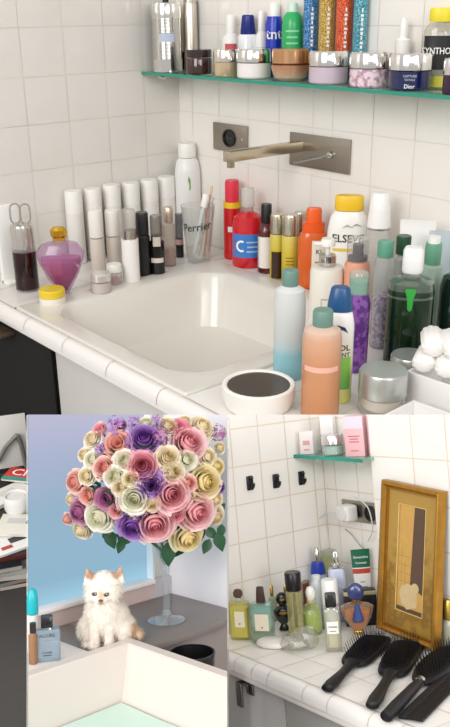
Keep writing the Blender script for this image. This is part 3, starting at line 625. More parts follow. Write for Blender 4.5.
for k, (cu_, cv_, cy_) in enumerate(((427, 357, .03), (448, 362, .03), (433, 341, .036), (453, 344, .036))):
    cp = RA.at(cu_, cv_, 1, pB.y+cy_)
    bm = lathe([(.0, -.034), (.012, -.034), (.016, -.03), (.0165, 0), (.016, .03), (.012, .034), (0, .034)], 72)
    for v in bm.verts:
        a = math.atan2(v.co.y, v.co.x); r = 1 + .10*abs(math.sin(a*5+k)) + .03*math.sin(v.co.z*300); v.co.x *= r; v.co.y *= r*.8
    o = link('folded_cloth', bm, P('#f0eeea', .8, noise=.03, nscale=90), room=RA, smooth=70)
    o.matrix_world = Matrix.Translation((cp.x, cp.y, max(cp.z, ZA+.022))) @ Matrix.Rotation(.5+.1*k, 4, 'Z') @ Matrix.Rotation(PI/2, 4, 'X')
    tag(o, ['rolled white cloth in the box, lower left of the heap', 'rolled white cloth in the box, lower right of the heap', 'rolled white cloth on top of the heap, left one', 'rolled white cloth on top of the heap, right one'][k], 'cloth', 'rolled cloths in the white box')

# ------------------------------------------------------------------ ROOM B: window ledge, bouquet, kitten, tub
TOP = ((0, 414.6), (450, 414.6)); LB = ((28, 414), (28, 727)); RBE = ((227.2, 414), (227.2, 727))
def clipB(bm, top=True, left=True, right=True):
    if top: clip(bm, RB, *TOP, (120, 600))
    if left: clip(bm, RB, *LB, (120, 600))
    if right: clip(bm, RB, *RBE, (120, 600))
    return bm
def grid_face(bm, fn, nu, nv):
    g = [[bm.verts.new(fn(i/nu, j/nv)) for i in range(nu+1)] for j in range(nv+1)]
    for j in range(nv):
        for i in range(nu): bm.faces.new((g[j][i], g[j][i+1], g[j+1][i+1], g[j+1][i]))
    return bm
WB = P('#b9b9c2', .55, noise=.03, nscale=8); SILL = P('#efe6e2', .4); SILL_SHADED = P('#c9b4ae', .5)
gy1 = -.066                                          # right-hand jamb of the frosted pane
bm = bmesh.new(); box(bm, (-.012, -.0325, .35), (.024, .063, .6)); clipB(bm)
struct(link('wall_back', bm, P('#bfb9bd', .5), room=RB))
pane = bmesh.new(); box(pane, (-.03, -.42, .88), (.008, .71, .66)); clipB(pane, right=False)
def frosted():
    m, nt, b, out = newmat('frosted_window'); N = nt.nodes.new; L = nt.links.new
    tc = N('ShaderNodeTexCoord'); sep = N('ShaderNodeSeparateXYZ'); L(tc.outputs['Object'], sep.inputs[0])
    mr = N('ShaderNodeMapRange'); mr.inputs['From Min'].default_value = .65; mr.inputs['From Max'].default_value = 1.12; L(sep.outputs['Z'], mr.inputs['Value'])
    cr = N('ShaderNodeValToRGB'); e = cr.color_ramp.elements
    e[0].position, e[0].color = 0, lin('#a6d4ec'); e[1].position, e[1].color = 1, lin('#c2c2dc')
    for p, c in ((.12, '#93bcd4'), (.5, '#9bbad0'), (.75, '#b0bbd6')):
        x = e.new(p); x.color = lin(c)
    L(mr.outputs[0], cr.inputs[0])
    em = N('ShaderNodeEmission'); L(cr.outputs[0], em.inputs[0]); em.inputs[1].default_value = .95
    gl = N('ShaderNodeBsdfGlossy'); gl.inputs['Roughness'].default_value = .35; mx = N('ShaderNodeMixShader'); mx.inputs[0].default_value = .03
    L(em.outputs[0], mx.inputs[1]); L(gl.outputs[0], mx.inputs[2]); L(mx.outputs[0], out.inputs['Surface']); return m
wn = struct(link('window_1', pane, frosted(), room=RB))
bm = bmesh.new(); box(bm, (-.016, -.42, .6+.047), (.048, .71, .012), bev=.002); clipB(bm, top=False, right=False)
struct(link('trim_1', bm, P('#f2ecea', .35), room=RB))
bm = bmesh.new(); box(bm, (-.01, -.42, .6+.018), (.016, .84, .045)); clipB(bm, top=False)
struct(link('trim_2', bm, SILL_SHADED, room=RB))  # sill front; its shadow is put into the pinkish beige
bm = bmesh.new(); box(bm, (-.018, gy1+.002, .88), (.032, .006, .46)); clipB(bm); struct(link('trim_3', bm, P('#d6e2ea', .4), room=RB))
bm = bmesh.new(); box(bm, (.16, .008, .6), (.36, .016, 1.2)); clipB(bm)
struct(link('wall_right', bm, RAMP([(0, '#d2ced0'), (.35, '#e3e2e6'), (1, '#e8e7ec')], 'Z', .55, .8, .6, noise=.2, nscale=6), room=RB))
bm = bmesh.new(); box(bm, (.143, -.1775, .592), (.286, .355, .016), bev=.001); box(bm, (.1225, -.399, .592), (.243, .087, .016), bev=.001); clipB(bm, top=False)
DC = P('#7d7571', .35, noise=.06, nscale=40)
tag(link('stone_counter', bm, DC, room=RB), 'dark grey stone counter top under the vase and kitten', 'counter')
bm = bmesh.new(); box(bm, (.122, -.7445, .592), (.243, .6, .0165), bev=.001); clipB(bm, top=False, right=False)
tag(link('white_ledge', bm, P('#ebe6e2', .35), room=RB), 'white ledge left of the kitten where the bottles stand', 'ledge')
bm = bmesh.new(); box(bm, (.262, -.16, .43), (.010, .32, .30)); clipB(bm, top=False)
tag(link('counter_panel', bm, P('#948a86', .5), room=RB), 'grey brown side panel under the edge of the stone counter', 'panel')
bm = bmesh.new(); box(bm, (.46, -.2, .36), (.35, .4, .01)); clipB(bm, top=False); struct(link('floor', bm, P('#3a3433', .7), room=RB))
# black waste bin standing between tub and counter
pb = RB.at(192, 653, 2, .588)
bn = empty('waste_bin', RB, (pb.x, pb.y, .366), 0, 'round black open bin between the tub and the stone counter', 'bin')
zb = .222; k_ = .054/.077
link('drum', lathe([(.055*k_*1.2, 0), (.068*k_, .004), (.074*k_, zb), (.071*k_, zb), (.064*k_, .01)], 36, capt=True), P('#0b0b0d', .4), bn)
link('rim', lathe([(.0735*k_, zb-.004), (.077*k_, zb-.002), (.076*k_, zb+.003), (.071*k_, zb+.003)], 36, capb=False, capt=False), P('#1a181a', .3), bn)
# tub
tx, ty, th = .247, -.357, .03
bm = bmesh.new()
def rc(x0, x1, y0, y1, z): return [Vector(p) for p in ((x1, y1, z), (x0, y1, z), (x0, y0, z), (x1, y0, z))]
X1, Y1 = 1.0, -1.0
loft([rc(tx, X1, Y1, ty, .25), rc(tx, X1, Y1, ty, .617), rc(tx+.003, X1-.003, Y1+.003, ty-.003, .62), rc(tx+th-.003, X1-th+.003, Y1+th-.003, ty-th+.003, .62), rc(tx+th, X1-th, Y1+th, ty-th, .617),
      rc(tx+th+.006, X1-th-.006, Y1+th+.006, ty-th-.033, .46), rc(tx+th+.03, X1-th-.03, Y1+th+.03, ty-th-.05, .45)], bm, capb=True)
clipB(bm, top=False)
tub = tag(link('bathtub', bm, P('#dad0c9', .35, coat=.05), room=RB, smooth=30), 'square edged white bathtub holding pale green water in front of kitten', 'bathtub')
bm = grid_face(bmesh.new(), lambda s, t: Vector((tx+th+.009+s*.6, Y1+th+.01+t*(-Y1-th+ty-th-.041), 0.497 + .0006*math.sin(s*19+t*7))), 14, 14); clipB(bm, top=False)
tag(link('bath_water', bm, P('#c9e6da', .08, noise=.03, nscale=5), room=RB), 'pale green still water filling the white bathtub', 'water', kind='stuff')
# booth ends
for nm, u0, col in (('trim_4', 27.1, '#f4f2ee'), ('trim_5', 228.0, '#f4f0ea')):
    bm = bmesh.new(); ps = []
    for v, d in ((415, .9), (760, .9), (760, .87), (415, .87)):
        for du in (-.55, .55):
            q = RB.ray(u0+du*.5/d, v); ps.append(bm.verts.new(RB.cam + q*d/.36))
    for k in range(4):
        a, b = 2*k, 2*((k+1) % 4); bm.faces.new((ps[a], ps[a+1], ps[b+1], ps[b]))
    bm.faces.new([ps[k] for k in (0, 2, 4, 6)]); bm.faces.new([ps[k] for k in (1, 3, 5, 7)])
    struct(link(nm, bm, P(col, .5), room=RB, smooth=0))

# bottles on the ledge
b = V(RB, 'perfume_bottle', 'square clear bluish perfume bottle with black cap on white ledge', 'perfume', 47.5, 662, 615, 27, [('body', GL('#d5e2ea', .5, body='#a9bcc8', refl=.8), [(.9, 0), (.96, .02), (.96, .66), (.9, .7)]), ('neck', CHROME, [(.32, .7), (.32, .74)]), ('cap', P('#15161d', .25), [(.36, .74), (.38, .76), (.38, .985), (.34, 1)])], .6005, sq=7, sy=.42)
b.p['cap'].scale = (1.15, 1.9, 1)
txt(b, 'ALLURE', .58, .1, P('#4c5560', .5), .96); patch(b, P('#8f7f86', .5), .46, .485, .25, .96, name='printed_mark'); txt(b, 'CHANEL', .2, .06, P('#39424c', .5), .96)
patch(b, P('#39424c', .5), .13, .15, .3, .96, name='printed_mark')
V(RB, 'deodorant_stick', 'roll on with rounded turquoise cap at left of ledge', 'deodorant', 33.5, 655, 588, 11.5, [('body', P('#e9e4de', .35), [(.95, 0), (1, .02), (1, .56), (.95, .6)]), ('cap', P('#18b4bf', .3), [(.98, .61), (1, .64), (1, .82), (.8, .94), (.45, .99), (0, 1)])], .6005)
b = V(RB, 'perfume_bottle', 'slim amber glass bottle with dark cap behind square one', 'perfume', 33.5, 665, 622, 9, [('body', GL('#e6c9a8', .5, body='#b98a62', refl=.8), [(.95, 0), (1, .02), (1, .7), (.6, .75)]), ('cap', P('#2a2426', .3), [(.7, .76), (.7, 1)])], .6005)

# vase
vz = .6
vs_ = RB.at(166.5, 621, 2, vz)
VD = RB.depth(vs_)/F
va = empty('flower_vase', RB, vs_+Vector((0, 0, .001)), 0, 'tall slender clear glass vase on a wide round foot', 'vase')
vh = RB.height_at(vs_, 167, 536)-vz
pr = [(18.5, 0), (18.8, .012), (12, .03), (5, .06), (4.0, .10), (3.4, .3), (3.2, .5), (4.5, .62), (8.5, .78), (10.5, .93), (11.5, 1.0), (10.7, 1.0), (9, .9), (6.5, .76), (2, .66)]
link('glass', lathe([(r*VD, z*vh) for r, z in pr], 32, capt=False), GL('#f4f8fa', .10, body='#dfe6ea', refl=1.0), va)
link('knop', lathe([(3.4*VD, .06*vh), (5.2*VD, .085*vh), (3.8*VD, .115*vh)], 20), GL('#eef4f8', .3, body='#d5dde2', refl=1.0), va)
link('water', lathe([(2*VD, .665*vh), (5.8*VD, .76*vh), (7.6*VD, .86*vh)], 24), GL('#dfe9e6', .3, body='#b9c9c2'), va)

# roses -----------------------------------------------------------
def petal(bm, phi, wdt, a, h, flare, curl, z0=0, n=6, m=7, tw=0, close=0):
    g = []
    for j in range(m+1):
        t = j/m; row = []
        for i in range(n+1):
            s = 2*i/n-1; edge = s*s
            ang = phi + s*wdt*(.6+.4*math.sin(PI*min(1, t*1.15)*.5))*(1-.15*t**6) + tw*t
            r = a*(.45+.55*math.sin(PI*.5*min(1, t*1.3))) - close*a*max(0, t-.45)**1.4 + curl*max(0, t-.66)**1.5*(1+.6*edge) + .04*s*a
            z = z0 + h*(t - .14*edge*t**3) - flare*max(0, t-.3)**2*2
            row.append(bm.verts.new((r*math.cos(ang), r*math.sin(ang), z)))
        g.append(row)
    for j in range(m):
        for i in range(n): bm.faces.new((g[j][i], g[j][i+1], g[j+1][i+1], g[j+1][i]))
def rose_mesh(seed, openness=1.0):
    random.seed(seed); bm = bmesh.new(); ph = random.random()*6
    for cnt, a, h, fl, cu, wd, z0, cl in ((1, .05, .98, 0, 0, 2.9, .0, .3), (2, .12, .97, 0, 0, 1.9, .0, .5), (3, .21, .95, 0, .02, 1.45, -.02, .55), (3, .31, .9, 0, .06, 1.35, -.05, .5), (4, .43, .86, .02, .15, 1.1, -.1, .35), (5, .56, .8, .06, .3, .95, -.16, .1), (5, .70, .74, .14, .5, .9, -.24, 0), (6, .83, .62, .22, .6, .8, -.32, 0)):
        for k in range(cnt):
            petal(bm, ph + 2*PI*k/cnt + random.uniform(-.15, .15), wd*random.uniform(.92, 1.1), a*random.uniform(.95, 1.06)*(.85+.15*openness), h*random.uniform(.95, 1.05), fl*openness, cu*openness*random.uniform(.7, 1.3), z0, tw=.15, close=cl)
        ph += 1.1
    return bm
def bud_mesh(seed):
    random.seed(seed); bm = bmesh.new(); ph = random.random()*6
    for cnt, a, h, cu, wd in ((2, .2, 1.15, .05, 1.8), (3, .36, 1.2, .12, 1.3), (4, .52, 1.1, .35, 1.0), (5, .64, .9, .5, .8)):
        for k in range(cnt): petal(bm, ph+2*PI*k/cnt+random.uniform(-.1, .1), wd, a, h*random.uniform(.94, 1.06), .06, cu, -.45, tw=.15)
        ph += .9
    return bm
def rmesh(bm, nm):
    for f in bm.faces: f.smooth = True
    me = bpy.data.meshes.new(nm); bm.to_mesh(me); bm.free(); return me
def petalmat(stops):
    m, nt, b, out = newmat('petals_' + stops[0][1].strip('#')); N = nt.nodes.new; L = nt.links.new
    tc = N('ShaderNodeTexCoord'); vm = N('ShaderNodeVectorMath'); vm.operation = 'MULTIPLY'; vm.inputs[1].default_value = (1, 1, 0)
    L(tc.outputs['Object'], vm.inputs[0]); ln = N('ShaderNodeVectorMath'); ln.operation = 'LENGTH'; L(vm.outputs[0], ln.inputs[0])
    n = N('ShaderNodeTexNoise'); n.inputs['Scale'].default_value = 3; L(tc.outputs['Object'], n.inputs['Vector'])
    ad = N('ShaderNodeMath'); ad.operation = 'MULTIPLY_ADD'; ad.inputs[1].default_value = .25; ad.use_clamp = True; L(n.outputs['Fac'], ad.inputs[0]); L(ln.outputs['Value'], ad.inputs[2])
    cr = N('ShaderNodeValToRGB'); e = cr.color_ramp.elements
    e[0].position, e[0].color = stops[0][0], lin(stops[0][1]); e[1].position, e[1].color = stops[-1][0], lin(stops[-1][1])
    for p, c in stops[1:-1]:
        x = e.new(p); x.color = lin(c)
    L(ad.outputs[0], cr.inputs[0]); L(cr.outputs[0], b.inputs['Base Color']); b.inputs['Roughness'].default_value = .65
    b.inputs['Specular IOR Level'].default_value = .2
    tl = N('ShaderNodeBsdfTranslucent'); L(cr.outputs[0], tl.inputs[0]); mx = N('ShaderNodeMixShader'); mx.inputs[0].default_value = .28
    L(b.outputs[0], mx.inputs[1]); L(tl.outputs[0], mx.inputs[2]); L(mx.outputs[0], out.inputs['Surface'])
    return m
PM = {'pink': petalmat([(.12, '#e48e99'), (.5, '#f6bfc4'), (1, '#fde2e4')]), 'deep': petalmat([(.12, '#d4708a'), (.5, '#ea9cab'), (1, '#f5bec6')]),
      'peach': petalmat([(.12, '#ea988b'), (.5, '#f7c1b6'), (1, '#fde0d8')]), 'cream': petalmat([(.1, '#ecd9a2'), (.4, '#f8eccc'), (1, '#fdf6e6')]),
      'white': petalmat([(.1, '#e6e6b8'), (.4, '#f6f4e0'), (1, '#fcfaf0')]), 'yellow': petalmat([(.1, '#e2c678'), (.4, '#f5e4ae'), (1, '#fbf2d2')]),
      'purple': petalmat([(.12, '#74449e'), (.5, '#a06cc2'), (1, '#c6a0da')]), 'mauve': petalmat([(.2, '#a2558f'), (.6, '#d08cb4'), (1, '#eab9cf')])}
LEAF = P('#1f4a2c', .4, noise=.2, nscale=30); STEM = P('#4f7a45', .5)
ROSES = [rmesh(rose_mesh(s, o), 'rose_petals') for s, o in ((1, 1), (2, 1.05), (3, .85), (4, .95))]
BUDS = [rmesh(bud_mesh(s), 'rosebud_petals') for s in (5, 6)]
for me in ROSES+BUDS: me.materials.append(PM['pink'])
BC = RB.xc((0, 0, 0))
bu, bv, br = 149, 482, 84                                     # bouquet centre and radius as seen
bcl = vs_.copy(); bcl.z = RB.height_at(vs_, bu, bv)
side = Vector((math.cos(RB.face(vs_)), math.sin(RB.face(vs_)), 0))
bcl += side*(bu-166.5)*VD
def leafbm(L_, W_, bend=.3):
    bm = bmesh.new(); g = []
    for j in range(7):
        t = j/6; w_ = W_*math.sin(PI*t**.8)*.5 if 0 < j < 6 else .0005
        g.append([bm.verts.new((x*w_, t*L_, -bend*L_*t*t + abs(x)*w_*.3)) for x in (-1, 0, 1)])
    for a, b in zip(g, g[1:]):
        for i in range(2): bm.faces.new((a[i], a[i+1], b[i+1], b[i]))
    return bm
neck = vs_ + Vector((0, 0, vh*.78))
# u, v, r px, colour, shape (0-3 rose, 4-5 bud), label
FL = [(172, 494, 17.5, 'pink', 0, 'large pale pink rose at the middle front of bouquet'), (198, 512, 17.5, 'pink', 1, 'large pink rose at the front, right of the lowest pink one'),
 (155, 525, 18, 'pink', 0, 'lowest large pink rose, just above the vase mouth'), (190, 442, 16, 'pink', 1, 'large pink rose high on the right side'),
 (207, 482, 16, 'yellow', 2, 'pale yellow rose opening on the right side'), (189, 539, 14, 'yellow', 1, 'pale yellow rose hanging lowest on the right'),
 (134, 499, 14.5, 'white', 0, 'open white rose left of the middle front'), (98, 518, 14, 'white', 2, 'greenish white rose low on the left side'),
 (132, 527, 13.5, 'purple', 0, 'purple rose lowest left of the pink front rose'), (144, 438, 14, 'purple', 1, 'purple rose near the top, left of centre'),
 (151, 485, 12, 'purple', 3, 'purple rose half hidden behind the middle pink rose'), (142, 466, 13.5, 'deep', 1, 'dusky pink rose above the open white rose'),
 (117, 443, 15, 'peach', 4, 'large peach pink rose seen from its side at upper left'), (74, 482, 11, 'peach', 2, 'peach rose at the far left edge of the bouquet'),
 (78, 513, 11.5, 'mauve', 3, 'mauve pink rose at the lower left edge'), (105, 499, 12, 'mauve', 4, 'folded mauve pink bud right of the left edge roses'),
 (80, 531, 9.5, 'cream', 2, 'cream rose lowest on the left edge'), (86, 496, 9, 'peach', 5, 'peach pink bud between the left edge roses'),
 (103, 467, 10, 'peach', 3, 'peach rose behind the cream sprays on the left'), (181, 428, 11.5, 'deep', 5, 'deep pink bud near the top right of centre'),
 (203, 426, 12.5, 'cream', 0, 'large cream rose at the top right'), (168, 457, 11, 'cream', 2, 'cream rose between the purple and upper right pink roses'),
 (188, 459, 9, 'white', 3, 'small white rose below the upper right pink rose'), (174, 472, 10, 'cream', 3, 'cream rose directly above the middle pink rose'),
 (209, 456, 8.5, 'cream', 3, 'small cream rose left of the right edge sprays'), (218, 466, 8, 'yellow', 2, 'small yellow rose at the right edge, upper'),
 (217, 517, 9.5, 'cream', 3, 'cream rose at the right edge beside the large pink one'), (190, 483, 7, 'peach', 3, 'small peach rose squeezed beside the pale yellow rose'),
 (220, 487, 6.5, 'purple', 3, 'small purple rose at the right edge'), (124, 460, 9.5, 'white', 3, 'small white spray rose above the dusky pink one'),
 (114, 476, 10, 'white', 2, 'white spray rose in the cluster left of centre, upper'), (120, 487, 8, 'cream', 3, 'cream spray rose in the cluster left of centre, lower'),
 (130, 479, 7.5, 'cream', 2, 'small cream spray rose touching the open white rose'), (91, 438, 8, 'cream', 3, 'cream spray rose at the upper left edge'),
 (83, 454, 6.5, 'cream', 2, 'tiny cream rose at the outer left edge'), (91, 459, 8, 'white', 3, 'white spray rose inside the outer left edge'),
 (85, 476, 8, 'cream', 3, 'cream spray rose above the left peach bud'), (99, 428, 8, 'pink', 5, 'pale pink bud at the top left'),
 (146, 422, 6.5, 'white', 3, 'small white rose at the very top centre'), (168, 424, 8.5, 'cream', 2, 'cream rose at the top, left of deep pink bud'),
 (152, 505, 7, 'cream', 3, 'small cream rose between white and lowest pink roses'), (178, 516, 7, 'deep', 5, 'dark pink bud between the three front pink roses'),
      (217, 500, 7.5, 'cream', 3, 'small cream rose at the right edge above the large pink one'), (221, 447, 6, 'cream', 2, 'tiny cream rose at the upper right edge'),
      (186, 420, 6, 'cream', 3, 'small cream bloom at the very top right of centre'), (115, 512, 7.5, 'pink', 5, 'pink bud between greenish white and purple roses'),
      (70, 500, 6.5, 'cream', 3, 'small cream rose on the far left between peach and mauve'), (121, 425, 6, 'mauve', 5, 'small mauve bud among the top left lilac'),
      (66, 520, 5.5, 'peach', 3, 'small peach rose at the far left edge, lowest')]
def outward(u, v, bias=0):
    du, dv = (u-bu)/br, (v-bv)/br; q = min(.97, du*du+dv*dv)
    w_ = math.sqrt(1-q); fw = (RB.cam-bcl).normalized(); up = Vector((0, 0, 1)); rt = side; up = (up - fw*up.dot(fw)).normalized()
    d = (rt*du - up*dv + fw*w_).normalized()
    return bcl + d*(br*VD)*.8, d
def setpx(p, u, v):
    """slide the point across the line of sight so that it stands at its measured place in the bunch"""
    d = RB.ray(u, v); dep = RB.depth(p); return RB.cam + d*dep
random.seed(11)
for k, (u, v, r, c, sh, lab) in enumerate(FL):
    p, d = outward(u, v); p = setpx(p, u, v); R_ = r*VD*1.3
    d = (d*.75 + (RB.cam-p).normalized()*.55).normalized()
    q = d.to_track_quat('Z', 'Y')
    o = bpy.data.objects.new('rose', None); COL.objects.link(o); tag(o, lab, 'rose', 'roses in the bouquet')
    base = p - d*R_*.45
    o.matrix_world = RB.M @ Matrix.Translation(base) @ q.to_matrix().to_4x4()
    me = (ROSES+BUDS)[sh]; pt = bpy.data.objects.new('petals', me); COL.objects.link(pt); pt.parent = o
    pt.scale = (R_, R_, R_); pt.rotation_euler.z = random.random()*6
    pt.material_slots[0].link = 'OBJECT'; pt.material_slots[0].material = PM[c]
    Mi = (Matrix.Translation(base) @ q.to_matrix().to_4x4()).inverted()
    a = Mi @ neck; f0 = Vector((0, 0, 0)); mid = (f0*.5+a*.5); mid.z = min(mid.z, 0)-R_*.3
    a = a if k in (2, 5, 8, 13) else a*.5 + Vector((0, 0, -R_*.4))
    pts = [Vector((0, 0, -R_*.05)), Vector((0, 0, -R_*.4)), (mid+Vector((0, 0, -R_))*.2)*.6, a]
    link('stem', tube(pts, 1.0*VD, 6), STEM, o)
    link('calyx', lathe([(.0, -.12*R_), (.3*R_, -.05*R_), (.5*R_, .08*R_)], 10, capt=False), STEM, o)
    if k in (2, 5, 8, 7, 1, 26, 16, 0, 14):
        for e in range(2):
            lf = link('leaf', leafbm(R_*1.5, R_*.9), LEAF, o)
            lf.matrix_local = Matrix.Translation((0, 0, -R_*.25)) @ Matrix.Rotation(random.uniform(0, 6) if k not in (2, 5, 8) else {2: -1.0, 5: 1.5, 8: 2.6}[k]+e*1.4, 4, 'Z') @ Matrix.Translation((0, R_*.25, 0))
# lilac sprigs
def floret_cluster(R_, n, seed):
    random.seed(seed); bm = bmesh.new()
    for _ in range(n):
        d = Vector((random.gauss(0, 1), random.gauss(0, 1), random.gauss(.2, 1))).normalized(); c = d*R_*random.uniform(.55, 1)
        q = (d+Vector((random.uniform(-.4, .4),)*3)).to_track_quat('Z', 'Y').to_matrix(); s_ = R_*.26
        ctr = bm.verts.new(c)
        for e in range(4):
            a = e*PI/2
            vv = [bm.verts.new(c + q @ Vector((s_*rr*math.cos(a+da), s_*rr*math.sin(a+da), s_*.25))) for rr, da in ((.6, -.55), (1, 0), (.6, .55))]
            bm.faces.new([ctr]+vv)
    return bm
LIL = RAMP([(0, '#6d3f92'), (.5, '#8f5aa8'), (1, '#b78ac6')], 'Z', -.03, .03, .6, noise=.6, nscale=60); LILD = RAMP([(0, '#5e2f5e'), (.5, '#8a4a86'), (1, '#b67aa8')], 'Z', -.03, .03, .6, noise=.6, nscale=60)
for u, v, r, m, lab in ((116, 427, 11, LIL, 'lilac sprig at the top left of the bouquet'), (134, 424, 8, LIL, 'small lilac sprig left of the top centre'), (100, 449, 6, LIL, 'tiny lilac sprig among upper left cream roses'),
                        (161, 437, 9, LILD, 'dark lilac sprig right of the upper purple rose'), (217, 434, 10, LILD, 'reddish lilac sprig at the upper right edge'), (157, 422, 7, LIL, 'lilac sprig at the top between two white roses')):
    p, d = outward(u, v); p = setpx(p, u, v); q = d.to_track_quat('Z', 'Y')
    o = bpy.data.objects.new('lilac_sprig', None); COL.objects.link(o); tag(o, lab, 'lilac', 'lilac sprigs in the bouquet')
    M = Matrix.Translation(p) @ q.to_matrix().to_4x4(); o.matrix_world = RB.M @ M
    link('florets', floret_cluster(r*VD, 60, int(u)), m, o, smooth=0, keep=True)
    a = M.inverted() @ neck; link('stem', tube([(0, 0, 0), (0, 0, -r*VD), a*.4+Vector((0, 0, -r*VD))*.3], .8*VD, 6), STEM, o)
# dark leaves filling the bunch
random.seed(5); bm = bmesh.new()
for k in range(520):
    d = Vector((random.gauss(0, 1), random.gauss(0, 1), random.gauss(.25, 1))).normalized(); d.z = min(.5, max(d.z, -.55))
    c = bcl + d*br*VD*random.uniform(.2, .66)
    lb = leafbm(15*VD, 11*VD); q = (d+Vector((random.uniform(-.8, .8), random.uniform(-.8, .8), random.uniform(-.8, .8)))).to_track_quat('Y', 'Z').to_matrix().to_4x4()
    for v in lb.verts: v.co = c + q @ v.co
    tmp = bpy.data.meshes.new('t'); lb.to_mesh(tmp); lb.free(); bm.from_mesh(tmp); bpy.data.meshes.remove(tmp)
for u, v, s_, ang in ((107, 536, 20, 3.5), (112, 528, 18, 2.6), (217, 538, 20, 3.4), (210, 545, 16, 2.7), (205, 534, 16, 4.0), (168, 548, 24, 3.14), (123, 545, 15, 2.8), (222, 530, 14, 3.0)):
    c = setpx(bcl + (RB.cam-bcl).normalized()*br*VD*.35, u, v-6)
    up = Vector((0, 0, 1)); dv = side*math.sin(ang)*-1 + up*math.cos(ang); nrm = (RB.cam-c).normalized()
    X = dv.cross(nrm).normalized(); M = Matrix((X, dv, nrm)).transposed()
    lb = leafbm(s_*VD, s_*.62*VD, .1)
    for w_ in lb.verts: w_.co = c + M @ w_.co
    tmp = bpy.data.meshes.new('t'); lb.to_mesh(tmp); lb.free(); bm.from_mesh(tmp); bpy.data.meshes.remove(tmp)
tag(link('rose_foliage', bm, LEAF, room=RB, smooth=60, keep=True), 'dark green leaves filling the gaps of the rose bouquet', 'foliage', kind='stuff')

# kitten ---------------------------------------------------------
kp = RB.at(106, 641.5, 2, .6); KD = RB.depth(kp)/F          # metres per pixel at the kitten
kit = empty('kitten', RB, kp+Vector((0, 0, .0012)), RB.face(kp), 'fluffy cream kitten with tan ears sitting on the stone counter', 'kitten')
bm = bmesh.new()
def eb(x, z, y, rx, rz, ry, M=None): blob(bm, (x*KD, y*KD, z*KD), (rx*KD, ry*KD, rz*KD), 20, M)
def cap(pts, rs):
    tube([(x*KD, y*KD, z*KD) for x, y, z in pts], [r*KD for r in rs], 12, bm)
    for (x, y, z), r in zip((pts[0], pts[-1]), (rs[0], rs[-1])): eb(x, z, y, r, r, r)
eb(1, 22, 4, 23, 22, 21); eb(-2, 32, -4, 18, 20, 16); eb(16, 12, 3, 15, 13, 18); eb(-15, 13, 3, 13, 13, 17)
eb(-1, 46, -5, 13, 10, 12)                                             # neck and ruff
HT = Matrix.Rotation(math.radians(8), 3, 'Y')
eb(-1, 56, -8, 18.5, 15, 15.5); eb(-12, 51, -13, 8, 7, 8); eb(6, 50.5, -13, 9, 7, 8); eb(-4, 47.5, -21, 6.5, 5, 5); eb(-1, 63, -8, 14, 9, 11)
cap([(-10, -10, 26), (-11, -15, 12), (-11, -18, 4)], [6.5, 5, 4.6]); cap([(4, -10, 26), (3, -15, 12), (3, -18, 4)], [6.5, 5, 4.6])
eb(-11, 3, -20, 5.2, 3.2, 6); eb(3, 3, -20, 5.2, 3.2, 6); eb(17, 3, -12, 6, 3.4, 8); eb(-17, 3, -12, 6, 3.4, 8)
cap([(16, 12, 6), (26, 8, 6), (32, 0, 6), (33, -7, 6)], [6.5, 6.2, 5.5, 4])
for sx, x0 in ((-1, -13.5), (1, 12.0)):
    pr_ = [bm.verts.new((x*KD, y*KD, z*KD)) for x, y, z in ((x0-7.5, -11, 61), (x0+7.5, -11, 61), (x0+6, -3, 62), (x0-6, -3, 62), (x0+sx*3.5-1.5, -9.5, 75), (x0+sx*3.5+1.5, -9.5, 75), (x0+sx*3.5, -6.5, 76))]
    for f in ((0, 1, 5, 4), (1, 2, 6, 5), (2, 3, 6), (3, 0, 4, 6), (4, 5, 6), (3, 2, 1, 0)): bm.faces.new([pr_[q] for q in f])
bmesh.ops.recalc_face_normals(bm, faces=bm.faces[:])
me = bpy.data.meshes.new('kitten_raw'); bm.to_mesh(me); bm.free()
o = bpy.data.objects.new('kitten_raw', me); COL.objects.link(o)
md = o.modifiers.new('r', 'REMESH'); md.mode = 'VOXEL'; md.voxel_size = 1.0*KD
md = o.modifiers.new('s', 'SMOOTH'); md.factor = .5; md.iterations = 7
dg = bpy.context.evaluated_depsgraph_get(); kb = bpy.data.meshes.new_from_object(o.evaluated_get(dg)); bpy.data.objects.remove(o)
kb.name = 'body'
def kcol(p):
    x, y, z = p.x/KD, p.y/KD, p.z/KD
    c = Vector(lin('#f2eae0')[:3])
    def mix(col, f): return c.lerp(Vector(lin(col)[:3]), max(0, min(1, f)))
    for x0 in (-14.5, 13):
        d = math.hypot((x-x0)/7.5, (z-71)/7)
        if z > 63:
            c = mix('#cf9f74', (1-d)*2.2)
            if y < -8.5: c = mix('#b08f80', (1-math.hypot((x-x0)/4, (z-69)/4.5))*1.6)
    d = math.hypot((x+4)/5, (z-52)/8); 
    if y < -14: c = mix('#d9b89a', (1-d)*1.3)
    d = math.hypot((x+4)/4.5, (z-46)/3.5)
    if y < -20: c = mix('#caa58c', (1-d)*1.2)
    if x > 22 and z < 18: c = mix('#c79a66', min(1, (x-22)/5)*.8)
    if z < 20: c = mix('#e0d3c6', (20-z)/20*.5)  # soft shading toward the feet, mixed into the coat colour
    return c
def paint(me):
    at = me.color_attributes.new('coat', 'FLOAT_COLOR', 'POINT')
    for v in me.vertices:
        c = kcol(v.co); at.data[v.index].color = (c.x, c.y, c.z, 1)
def coatmat():
    m, nt, b, out = newmat('cream_fur'); at = nt.nodes.new('ShaderNodeAttribute'); at.attribute_name = 'coat'
    nt.links.new(at.outputs['Color'], b.inputs['Base Color']); b.inputs['Roughness'].default_value = .9; b.inputs['Specular IOR Level'].default_value = .1
    return m
FUR = coatmat()
for v in kb.vertices: v.co.z = max(v.co.z, .4*KD)
paint(kb)
for p in kb.polygons: p.use_smooth = True
kb.materials.clear(); kb.materials.append(FUR)
